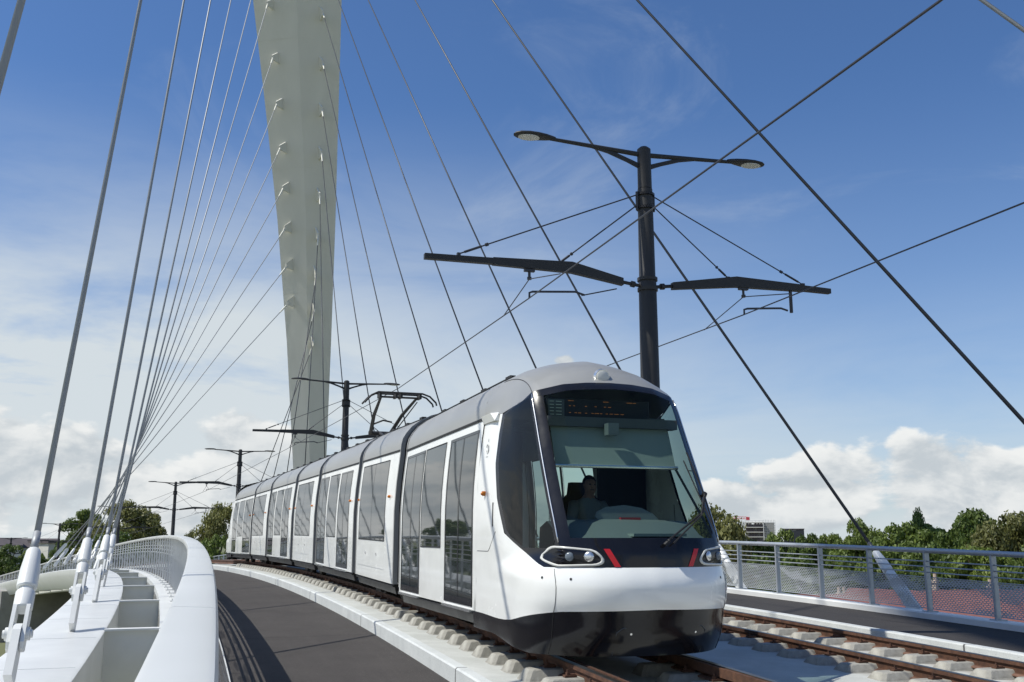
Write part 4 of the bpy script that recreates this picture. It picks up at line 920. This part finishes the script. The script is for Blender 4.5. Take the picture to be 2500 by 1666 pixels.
# ---- pantograph on the second car
pg = MB(); bk = M['dark_steel']
Tq = T_rigid(24.5); hz = 4.40
mb = MB()
for q in (-.16, .16): mb.tube([Tq(24.4 + q, -.78, hz - .26), Tq(24.4 + q, -.62, hz - .08), Tq(24.4 + q, -.46, hz), Tq(24.4 + q, .60, hz), Tq(24.4 + q, .78, hz - .06), Tq(24.4 + q, .93, hz - .20), Tq(24.4 + q, .95, hz - .27)], .022, 8)
mb.tube([Tq(24.4, -.42, hz - .09), Tq(24.4, .58, hz - .09)], .025, 8)
for x in (-.40, -.02, .10, .56): mb.box((24.4, x, hz - .07), (.30, .05, .10), Tq)
head = mb.build('pantograph', bk, tram, True, 40)
kn = (26.35, .05, 3.62)
mb = MB(); mb.tube([Tq(kn[0], kn[1] - .25, kn[2]), Tq(25.5, -.30, 3.98), Tq(24.45, -.36, hz - .10)], [.05, .045, .03], 10); mb.tube([Tq(kn[0], kn[1] + .25, kn[2]), Tq(25.4, .38, 4.0), Tq(24.45, .50, hz - .10)], [.05, .045, .03], 10)
mb.tube([Tq(kn[0], kn[1] + .30, kn[2] - .04), Tq(24.6, .56, hz - .16)], .014, 6); mb.tube([Tq(25.9, -.24, 3.80), Tq(25.8, .0, 3.90), Tq(25.8, .22, 3.86)], .022, 8); mb.tube([Tq(kn[0], kn[1] - .3, kn[2]), Tq(kn[0], kn[1] + .35, kn[2])], .055, 10); mb.build('upper_arm', bk, head, True, 40)
mb = MB(); mb.tube([Tq(kn[0], kn[1], kn[2]), Tq(24.9, 0, 3.28)], .05, 10); mb.tube([Tq(kn[0], kn[1] + .1, kn[2] - .05), Tq(24.7, .12, 3.28)], .018, 6); mb.box((24.8, 0, 3.27), (.6, .7, .08), Tq); mb.build('lower_arm', bk, head, True, 40)
shift_children(tram)

# ---------------------------------------------------------------- driver
def driver():
    V = []; E = []; RR = []
    def v(s, d, z, r): V.append(Tn(s, dc + d, z)); RR.append(r if isinstance(r, tuple) else (r, r)); return len(V) - 1
    def e(a, b): E.append((a, b))
    pel = v(.20, 0, 1.27, (.16, .12)); wa = v(.22, 0, 1.40, (.145, .105)); ch = v(.22, 0, 1.56, (.165, .115)); sh = v(.20, 0, 1.68, (.12, .08)); nk = v(.16, 0, 1.755, .058); jw = v(.10, 0, 1.83, (.066, .072)); hd_ = v(.11, 0, 1.915, (.076, .092)); tp = v(.12, 0, 1.985, (.060, .072))
    for a, b in ((pel, wa), (wa, ch), (ch, sh), (sh, nk), (nk, jw), (jw, hd_), (hd_, tp)): e(a, b)
    ns = v(.005, 0, 1.885, .016); e(hd_, ns)
    for q in (-1, 1): er = v(.12, q * .088, 1.90, .016); e(hd_, er)
    for q in (-1, 1):
        s1 = v(.20, q * .17, 1.655, .068); el = v(.06, q * .27, 1.43, .048); wr = v(-.28, q * .22, 1.40, .032); pm = v(-.36, q * .215, 1.40, (.040, .020))
        for a, b in ((sh, s1), (s1, el), (el, wr), (wr, pm)): e(a, b)
        for k in range(4):
            f1 = v(-.42, q * (.19 + .018 * k), 1.395, .010); f2 = v(-.455 - .006 * (k in (1, 2)), q * (.19 + .018 * k), 1.365, .009); f3 = v(-.45, q * (.19 + .018 * k), 1.34, .008); e(pm, f1); e(f1, f2); e(f2, f3)
        t1 = v(-.36, q * .175, 1.395, .012); t2 = v(-.40, q * .16, 1.38, .010); e(pm, t1); e(t1, t2)
        kn_ = v(-.22, q * .14, 1.26, .075); an = v(-.30, q * .14, 1.0, .048); ft = v(-.45, q * .14, .965, .04); e(pel, kn_); e(kn_, an); e(an, ft)
    me = bpy.data.meshes.new('person'); me.from_pydata([tuple(x) for x in V], E, []); o = bpy.data.objects.new('person', me); COL.objects.link(o)
    o.modifiers.new('skin', 'SKIN'); o.modifiers.new('sub', 'SUBSURF').render_levels = 1
    for i, r in enumerate(RR): me.skin_vertices[0].data[i].radius = r
    me.skin_vertices[0].data[0].use_root = True
    me.materials.append(M['skin']); tag(o, 'driver in a grey shirt seated behind the tram\'s windscreen', 'person')
    o.modifiers['sub'].levels = 1
    mb = MB(); rows = []       # hair cap, shirt
    for t in np.linspace(.0, 1, 7):
        a = t * 1.75; rows.append([Tn(.125 + .104 * math.sin(a) * math.cos(p) + .012, dc + .088 * math.sin(a) * math.sin(p), 1.915 + .115 * math.cos(a)) for p in np.linspace(-2.0, 2.0, 15)])
    mb.grid(rows); mb.build('hair', M['hair'], o, True)
    mb = MB(); rows = []
    for z, a, b, cs in ((1.24, .19, .15, .21), (1.40, .18, .14, .225), (1.56, .205, .15, .22), (1.66, .225, .12, .205), (1.70, .17, .095, .195), (1.745, .075, .075, .17)):
        rows.append([Tn(cs + b * math.sin(p), dc + a * math.cos(p), z) for p in np.linspace(0, 2 * math.pi, 21)])
    mb.grid(rows)
    for q in (-1, 1): mb.tube([Tn(.20, dc + q * .17, 1.66), Tn(.13, dc + q * .225, 1.55), Tn(.06, dc + q * .272, 1.43), Tn(-.10, dc + q * .25, 1.415)], [.085, .075, .066, .056], 12)
    mb.build('shirt', M['shirt'], o, True)
    mb = MB()
    for q in (-1, 1): mb.tube([Tn(.025, dc + q * .032 - .012, 1.905), Tn(.025, dc + q * .032 + .012, 1.905)], .008, 6)
    mb.tube([Tn(.032, dc - .024, 1.838), Tn(.030, dc + .024, 1.838)], .006, 6); mb.build('face_features', M['hair'], o)
driver()
# ---------------------------------------------------------------- trees
GZ = -9.2
def tree_mesh(seed, h, w, leaf, nblob=26, per=230, trunk_h=.25, loose=0.0, flat=1.0):
    rg = np.random.default_rng(seed); V = []; F = []
    blobs = []
    for i in range(nblob):
        t = rg.uniform(0, 1) ** .8; zc = h * (trunk_h + (1 - trunk_h) * (.12 + .80 * t)); rr = w / 2 * math.sqrt(max(.06, 1 - ((t - .38) / .68) ** 2)) * flat
        a = rg.uniform(0, 2 * math.pi); q = rg.uniform(.25, .92) * rr; br = w * rg.uniform(.11, .20) * (1.1 - .4 * t)
        blobs.append((q * math.cos(a), q * math.sin(a), zc, br))
    for bx, by, bz, br in blobs:
        n = int(per * (br / (w * .15)) ** 1.5)
        dirs = rg.normal(size=(n, 3)); dirs /= np.linalg.norm(dirs, axis=1)[:, None]; dirs[:, 2] = np.where(dirs[:, 2] < -.35, -dirs[:, 2] * .6, dirs[:, 2])
        rad = br * (rg.uniform(.55, 1.0 + loose, n) ** .6)
        P = np.array([bx, by, bz]) + dirs * rad[:, None] * np.array([1.1, 1.1, .85])
        for p, d in zip(P, dirs):
            nrm = d + rg.normal(size=3) * .55; nrm /= np.linalg.norm(nrm)
            u = np.cross(nrm, rg.normal(size=3)); u /= np.linalg.norm(u) + 1e-9; v = np.cross(nrm, u); L = leaf * rg.uniform(.6, 1.35); W = L * rg.uniform(.45, .8)
            o = len(V); V += [p - u * L, p - v * W * .9 + u * L * .1, p + u * L, p + v * W + u * L * .05]; F.append((o, o + 1, o + 2, o + 3))
    me = bpy.data.meshes.new('crown'); me.from_pydata([tuple(x) for x in V], [], F); me.update()
    mb = MB(); rgr = random.Random(seed)
    mb.tube([(0, 0, -.3), (.05 * w * .2, 0, h * trunk_h * .6), (0, .02 * w, h * .55), (.02 * w, 0, h * .85)], [w * .035, w * .028, w * .018, w * .006], 8)
    for bx, by, bz, br in blobs[:12]:
        z0 = max(h * trunk_h * .7, bz - .32 * h); mb.tube([(0, 0, z0), (bx * .55, by * .55, (z0 + bz) / 2 + .04 * h), (bx, by, bz)], [w * .014, w * .009, w * .004], 5)
    to = mb.build('trunk', M['bark'], None, True); tm = to.data; bpy.data.objects.remove(to)
    return me, tm
TV = [tree_mesh(11, 12, 10, .19, 40, 520), tree_mesh(12, 12, 9, .18, 36, 520, .2), tree_mesh(13, 13, 10, .20, 32, 380, .22, .35), tree_mesh(14, 11, 10, .18, 44, 480, .15), tree_mesh(15, 12, 8, .18, 26, 340, .2, .5)]
def tree(vi, x, y, height, width, mt, label, group='trees beyond the bridge', z=GZ, rz=0):
    me, tm = TV[vi]; h0, w0 = [(12, 10), (12, 9), (13, 10), (11, 10), (12, 8)][vi]
    t = empty('tree', (x, y, z), rz); t.scale = (width / w0, width / w0, height / h0); tag(t, label, 'tree', group)
    c = bpy.data.objects.new('crown', me); COL.objects.link(c); c.parent = t
    if not me.materials: me.materials.append(M['leaf'])
    c.material_slots[0].link = 'OBJECT'; c.material_slots[0].material = M[mt]
    k = bpy.data.objects.new('trunk', tm); COL.objects.link(k); k.parent = t
    return t
def at(az, dist): return dist * math.sin(R_(az)), dist * math.cos(R_(az))
rt_ = random.Random(9)
def tree_ae(vi, az, el, dist, wdeg, mt, label, group='trees beyond the bridge'):
    x, y = at(az, dist); top = .93 + dist * math.tan(R_(el)); tree(vi, x, y, (top - GZ) / .985, dist * R_(wdeg), mt, label, group, rz=rt_.uniform(0, 6.28))
# right side, beyond the railing
for a in [
    (2, 11.3, 1.75, 62, 4.6, 'leaf_olive', 'loose olive green tree right beside the tram\'s windscreen edge'),
    (0, 13.6, -.15, 95, 3.6, 'leaf', 'round tree below the scaffolded building'),
    (3, 14.9, .42, 110, 2.4, 'leaf', 'round bright green tree in front of the dark office block'),
    (0, 16.3, .18, 105, 2.6, 'leaf_dark', 'dark round tree right of the dark office block'),
    (1, 17.5, .40, 108, 2.2, 'leaf', 'round tree left of the white cable anchor on the right'),
    (3, 18.9, .95, 100, 3.0, 'leaf', 'broad tree behind the right stay cable\'s lower end'),
    (0, 21.2, .75, 88, 4.3, 'leaf_dark', 'wide dark green tree right of the cable anchor'),
    (4, 21.7, 1.65, 92, 1.9, 'leaf_dark', 'slim ragged treetop rising above the wide dark tree'),
    (1, 23.3, .70, 96, 3.4, 'leaf', 'green tree in the gap before the tall right hand wood'),
    (0, 24.4, 1.35, 84, 4.2, 'leaf_dark', 'tall dark tree at the left end of the tall right hand wood'),
    (2, 26.3, 1.25, 80, 4.4, 'leaf_olive', 'tall olive tree at the right edge of the picture'),
    (3, 28.6, 1.2, 84, 4.6, 'leaf', 'tall green tree cut by the right edge of the picture'),
    (1, 22.4, .95, 92, 3.6, 'leaf', 'bright green tree between the dark trees on the right'),
    (2, 25.3, 1.05, 90, 3.6, 'leaf', 'green tree just left of the olive tree at the right edge'),
    (3, 20.2, .35, 98, 3.0, 'leaf', 'lower green tree right behind the lower end of the right stay cable'),
    (0, 27.4, 1.1, 92, 3.6, 'leaf_dark', 'dark tree behind the olive tree at the right edge'),
    (3, 13.2, -1.0, 70, 4.0, 'leaf_dark', 'low dark tree behind the railing beside the tram'),
    (1, 15.6, -.75, 76, 3.6, 'leaf_dark', 'low leafy tree seen through the second railing bay'),
    (3, 17.9, -.75, 72, 4.0, 'leaf', 'low leafy tree seen through the third railing bay'),
    (0, 20.3, -.55, 70, 4.2, 'leaf', 'low leafy tree behind the white cable anchor'),
    (3, 22.7, -.35, 66, 4.4, 'leaf_dark', 'low dark tree behind the brick chimney'),
    (1, 25.0, -.2, 64, 4.6, 'leaf', 'low leafy tree right of the brick chimney'),
    (3, 27.4, -.2, 62, 4.6, 'leaf_dark', 'low dark tree at the right edge behind the railing'),
    (1, 9.0, .3, 90, 4.5, 'leaf_dark', 'tree hidden mostly behind the tram\'s front')]:
    tree_ae(*a)
# left side, behind the parapet and cables
for a in [
    (0, -23.0, 1.45, 190, 2.6, 'leaf', 'leafy tree between the white house and the cables'),
    (1, -22.1, .75, 185, 2.4, 'leaf_olive', 'lower olive tree beside the white house'),
    (2, -20.9, 1.95, 175, 3.2, 'leaf_olive', 'tall olive tree behind the bundle of cables'),
    (0, -19.7, 1.25, 180, 2.2, 'leaf_olive', 'olive tree left of the pole on the parapet crest'),
    (3, -21.5, .3, 165, 3.6, 'leaf_dark', 'dark low tree behind the cable anchors'),
    (4, -17.8, .50, 200, 1.0, 'leaf_olive', 'small thin treetop just right of the pole on the parapet crest'),
    (2, -16.2, 1.85, 105, 2.7, 'leaf_olive', 'loose tree behind the tram\'s rear end'),
    (3, -16.4, .1, 100, 2.4, 'leaf_dark', 'dark shrubby tree at the tram\'s rear wheels'),
    (3, -26.6, -.35, 150, 2.8, 'leaf_dark', 'dark tree in front of the low buildings at the left edge'),
    (1, -25.2, -.50, 155, 1.9, 'leaf', 'round tree left of the white house'),
    (0, -27.8, -.4, 145, 2.4, 'leaf', 'tree cut by the left edge of the picture'),
    (3, -24.2, -.6, 150, 1.3, 'leaf_dark', 'small dark tree at the foot of the white house')]:
    tree_ae(*a, group='trees left of the bridge')
# trees on the bank to the left of the bridge (seen in the tram's windows)
MIR = [(-29.3 - 2.6 * k, 165 - 4 * k, e, 3.6, m) for k, (e, m) in enumerate([(1.35, 'leaf_dark'), (.9, 'leaf'), (1.3, 'leaf_dark'), (.5, 'leaf_olive'), (1.4, 'leaf'), (.8, 'leaf_dark'), (1.2, 'leaf'), (.5, 'leaf_dark'), (1.1, 'leaf_olive'), (1.3, 'leaf')])]
for i, (az, ds, el, wd, mt) in enumerate(MIR + [(-58, 70, 2.0, 10, 'leaf_dark'), (-75, 58, 3.4, 13, 'leaf'), (-88, 66, 2.2, 11, 'leaf_olive'), (-101, 62, 3.0, 12, 'leaf'), (-115, 70, 3.4, 12, 'leaf_dark')]):
    tree_ae(i % 5, az, el, ds, wd, mt, 'leafy bank tree mirrored in the tram windows', 'bank trees mirrored in the tram')

# ---------------------------------------------------------------- buildings
def Tw(az, dist, rz=0):
    x, y = at(az, dist); a = R_(-az) + rz; ca, sa = math.cos(a), math.sin(a)
    return lambda u, v, w: (x + u * ca - v * sa, y + u * sa + v * ca, GZ + w)
def block_house(name, az, dist, W, Dp, H, wall_m, roof_m, label, rz=0, roof='gable', rh=3.0, wins=(), chim=(), cat='house'):
    T = Tw(az, dist, rz); x, y = at(az, dist); root = empty(name, (x, y, GZ)); tag(root, label, cat)
    mb = MB(); mb.box((0, 0, H / 2), (W, Dp, H), T); mb.build('wall', M[wall_m], root)
    mb = MB(); o = .4
    if roof == 'gable':
        pr = [(-Dp / 2 - o, H - .1), (0, H + rh), (Dp / 2 + o, H - .1), (Dp / 2 + o, H + .1), (0, H + rh + .22), (-Dp / 2 - o, H + .1)]
        mb.prism(pr, -W / 2 - o, W / 2 + o, lambda a, b, h: T(h, a, b))
        g2 = MB()
        for sg in (-1, 1): g2.add([T(sg * W / 2, -Dp / 2, H), T(sg * W / 2, Dp / 2, H), T(sg * W / 2, 0, H + rh)], [(0, 1, 2)])
        g2.build('gable', M[wall_m], root)
    else: mb.box((0, 0, H + .2), (W + .6, Dp + .6, .5), T)
    rf = mb.build('roof', M[roof_m], root)
    for cx_, cy_, ch in chim:
        mb = MB(); zc = H + (rh * (1 - abs(cy_) / (Dp / 2)) if roof == 'gable' else 0); mb.box((cx_, cy_, zc + ch / 2 - .4), (.40, .36, ch + .8), T); mb.box((cx_, cy_, zc + ch + .05), (.48, .44, .10), T)
        for q in (-.13, .13): mb.tube([T(cx_ + q, cy_, zc + ch + .1), T(cx_ + q, cy_, zc + ch + .4)], .08, 8)
        mb.build('chimney', M['brickpink'], rf)
    for wx, wz, ww, wh in wins:
        mb = MB(); mb.box((wx, -Dp / 2 - .02, wz), (ww, .06, wh), T); f = mb.build('window', M['plaster'] if wall_m != 'plaster' else M['white'], root)
        mb = MB(); mb.box((wx, -Dp / 2 - .05, wz), (ww - .2, .04, wh - .2), T); mb.build('pane', M['dark_glass'], f)
    shift_children(root); return T
W3 = [(-3.2, 1.6, 1.1, 1.3), (0, 1.6, 1.1, 1.3), (3.2, 1.6, 1.1, 1.3), (-3.2, 4.2, 1.1, 1.3), (0, 4.2, 1.1, 1.3), (3.2, 4.2, 1.1, 1.3)]
block_house('house', 19.3, 54, 7, 8, 4.9, 'plaster', 'tile', 'red tiled house seen through the fourth railing panel', .35, 'gable', 2.3, W3, [(-1, 1.2, .8)])
block_house('house', 22.9, 50, 8, 8, 5.2, 'plaster', 'tile', 'red tiled house with brick chimney seen through the right railing panel', -.3, 'gable', 2.4, W3, [(-.6, .5, .85)])
block_house('house', 26.6, 53, 7.5, 8, 5.2, 'plaster', 'tile', 'red tiled house at the right edge below the railing', .5, 'gable', 2.4, W3, [(-1.2, .4, .5)])
block_house('house', 16.3, 62, 6, 7, 4.6, 'plaster', 'tile', 'low red tiled house seen through the second railing panel', -.5, 'gable', 2.0, W3[:3])
for i, (az, ds, w, h, m) in enumerate([(17.8, 50, 4.5, 5.2, 'leaf_dark'), (21.2, 47, 3.6, 5.6, 'leaf'), (24.9, 46, 3.4, 5.8, 'leaf_dark'), (20.0, 43, 3.0, 4.2, 'leaf_dark'), (15.0, 48, 5, 5.0, 'leaf_dark')]):
    x, y = at(az, ds); t = tree((0, 1, 3, 1, 0)[i], x, y, h, w, m, ['dark garden shrub left of the fourth railing panel\'s red roof', 'garden shrub between the two red roofs', 'dark garden shrub left of the house at the right edge', 'low dark shrub in front of the fourth railing panel\'s red roof', 'garden shrub below the tram side of the railing'][i], 'garden bushes'); t.name = 'bush'
mb = MB()
T = Tw(24.5, 38)
for k in range(26): mb.box((-8 + k * .62, 0, .9), (.5, .06, 1.8), T)
mb.box((0, .06, 1.5), (16.4, .05, .12), T); mb.box((0, .06, .5), (16.4, .05, .12), T); tag(mb.build('garden_fence', M['white']), 'white slatted garden fence below the right railing', 'fence')
for i, (az, ds, w, h) in enumerate([(25.6, 33, 5, 6.3), (28.4, 31, 5, 6.6), (23.2, 35, 4, 5.6)]):
    x, y = at(az, ds); t = tree(3, x, y, h, w, 'leaf', ['round green bush below the right end of the railing', 'green bush cut by the right edge below the railing', 'green bush beside the white garden fence'][i], 'garden bushes'); t.name = 'bush'
# left: white tower house, long low buildings
block_house('apartment_house', -24.25, 205, 6.6, 6, 9.4, 'plaster', 'slate', 'white house with small dark windows left of the trees', .55, 'flat', 0, [(-1.3, 7.4, .8, .9), (1.3, 7.4, .8, .9), (-1.3, 2.0, .8, .9), (1.3, 2.0, .8, .9), (0, 4.4, .6, .4)])
block_house('long_building', -27.0, 330, 12, 10, 8.2, 'plaster', 'slate', 'long pale building with dark roof at the left edge', .1, 'gable', 2.0, [(-4 + 2 * k, 6.4, 1.1, 1.0) for k in range(5)], cat='building')
block_house('long_building', -25.1, 335, 11, 10, 7.6, 'plaster', 'slate', 'long pale building with dark roof behind the thick cable', -.1, 'gable', 2.4, [(-4 + 2 * k, 6.0, 1.1, 1.0) for k in range(5)], cat='building')
block_house('long_building', -23.9, 300, 6, 8, 7.9, 'plaster', 'slate', 'grey roofed building right of the white house', .3, 'flat', 0, [(-2 + 2 * k, 5.0, .9, 1.0) for k in range(3)], cat='building')
# right far: building site tower, crane, dark office block
def tower_site():
    az, ds = 13.82, 620; T = Tw(az, ds, .0); x, y = at(az, ds); root = empty('unfinished_building', (x, y, GZ)); tag(root, 'unfinished high building in scaffolding on the horizon right of the tram', 'building')
    W, Dp, H = 17.3, 12, 19.6; nf = 7
    mb = MB(); mb.box((-3.2, 1, H / 2 - .5), (W * .62 - .6, Dp - 2, H - 1), T); mb.box((5.2, 1.5, H / 2), (W * .36, Dp - 3, H), T); mb.build('core', M['concrete'], root)
    for k in range(nf + 1):
        mb = MB(); mb.box((-3.2, 0, k * H / nf), (W * .64, Dp + .4, .45), T); mb.build('floor_slab', M['plaster'], root)
    mb = MB()
    for k in range(nf):
        for i in range(7): mb.box((-8.1 + i * 1.6, -Dp / 2 + .9, (k + .5) * H / nf), (.35, .35, H / nf), T)
        for i in range(6):
            if (i * 7 + k * 3) % 4: mb.box((-7.3 + i * 1.6, -Dp / 2 + 1.05, (k + .5) * H / nf), (1.0, .1, H / nf * .8), T)
    mb.build('facade_column', M['slate'], root)
    mb = MB()
    for i in range(8): mb.tube([T(2.4 + i * .9, -Dp / 2 - .4, 0), T(2.4 + i * .9, -Dp / 2 - .4, H + 1.5)], .09, 4)
    for k in range(nf * 2): mb.tube([T(2.2, -Dp / 2 - .4, k * H / nf / 2 + 1), T(8.9, -Dp / 2 - .4, k * H / nf / 2 + 1)], .09, 4)
    for i in range(6): mb.tube([T(-8.4 + i * 2, -Dp / 2, H), T(-8.4 + i * 2, -Dp / 2, H + 1.1)], .07, 4)
    mb.tube([T(-8.6, -Dp / 2, H + 1.0), T(2.2, -Dp / 2, H + 1.0)], .08, 4); mb.build('scaffold', M['steel'], root)
    shift_children(root)
tower_site()
def crane():
    az, ds = 12.5, 600; T = Tw(az, ds); x, y = at(az, ds); root = empty('tower_crane', (x, y, GZ)); tag(root, 'red tower crane standing left of the unfinished building', 'crane')
    mb = MB(); H = 21.5
    for a, b in ((-.5, -.5), (.5, -.5), (.5, .5), (-.5, .5)): mb.tube([T(a, b, 0), T(a, b, H)], .12, 4)
    for k in range(18):
        z = k * H / 18
        for b in (-.5, .5): mb.tube([T(-.5 if k % 2 else .5, b, z), T(.5 if k % 2 else -.5, b, z + H / 18)], .07, 4)
    mb.build('mast', M['crane_red'], root)
    mb = MB(); mb.tube([T(-2.2, 0, H + .2), T(8.0, 0, H - .1)], .16, 4); mb.tube([T(-1, 0, H + 1.4), T(7.2, 0, H + 1.0)], .12, 4)
    for k in range(9): mb.tube([T(-1 + k, 0, H + .2 + (1.1 if k % 2 else 0)), T(k, 0, H + .2 + (0 if k % 2 else 1.1))], .07, 4)
    mb.tube([T(0, 0, H), T(0, 0, H + 1.6)], .15, 4); mb.box((7.2, 0, H + .1), (2.0, 1.2, 1.7), T); mb.box((1.2, 0, H - 1.0), (1.2, 1.2, 1.2), T); mb.build('jib', M['crane_red'], root)
    shift_children(root)
crane()
block_house('office_block', 15.6, 700, 13.2, 12, 16.3, 'dark_glass', 'slate', 'dark office block rising behind the round trees', 0, 'flat', 0, [(0, 15.9, 2.8, .9)], cat='building')

# ---------------------------------------------------------------- abutment and pier below the far end
mb = MB()
for s in (52, 88):
    for d in (-3.5, 6.5): mb.tube([C(s, d, -1.3), Vector((C(s, d).x, C(s, d).y, GZ))], 1.0, 16)
    vs = [C(s + q, d, z) for z in (-2.3, -1.36) for d, q in ((-4.8, -.8), (8, -.8), (8, .8), (-4.8, .8))]; mb.hexa(vs)
    tag(mb.build('bridge_pier', M['concrete'], None, True, 40), 'concrete pier under the %s part of the bridge' % ('middle' if s == 52 else 'far'), 'pier'); mb = MB()
mb = MB(); vs = [Vector((C(s, d).x, C(s, d).y, z)) for z in (GZ, -1.36 + C(118).z) for d, s in ((-7.2, 118), (10.6, 118), (10.6, 150), (-7.2, 150))]; mb.hexa(vs)
tag(mb.build('abutment', M['concrete']), 'concrete abutment under the far end of the bridge', 'abutment')

# added mast, out of view, casting the broad soft shadow on the right path
def shade_mast():
    root = empty('leaning_mast', (14.1, -12.5, GZ)); tag(root, 'unseen mast added behind the viewer to shade the right path', 'mast')  # object name shared with the real mast; this one is added for shade
    base = Vector((14.1, -12.5, GZ)); u = Vector(SUN_DIR); dirv = (u + Vector((0, .42, 0))).normalized(); lat = Vector((0.9, .1, .6)); lat = (lat - dirv * lat.dot(dirv)).normalized(); nn = dirv.cross(lat)
    mb = MB(); lv = [(0, .9), (20, 1.1), (60, 1.3), (88, .9)]; vs = []
    for h, w in lv:
        c = base + dirv * h; vs += [c - lat * w, c - nn * w * .55, c + lat * w, c + nn * w * .8]
    fs = [(3, 2, 1, 0), tuple(range(12, 16))]
    for i in range(3):
        for k in range(4): fs.append((i * 4 + k, i * 4 + (k + 1) % 4, i * 4 + 4 + (k + 1) % 4, i * 4 + 4 + k))
    mb.add(vs, fs); mb.build('shaft', M['pylon'], root); shift_children(root)
SHADE_MAST = True
if SHADE_MAST: shade_mast()
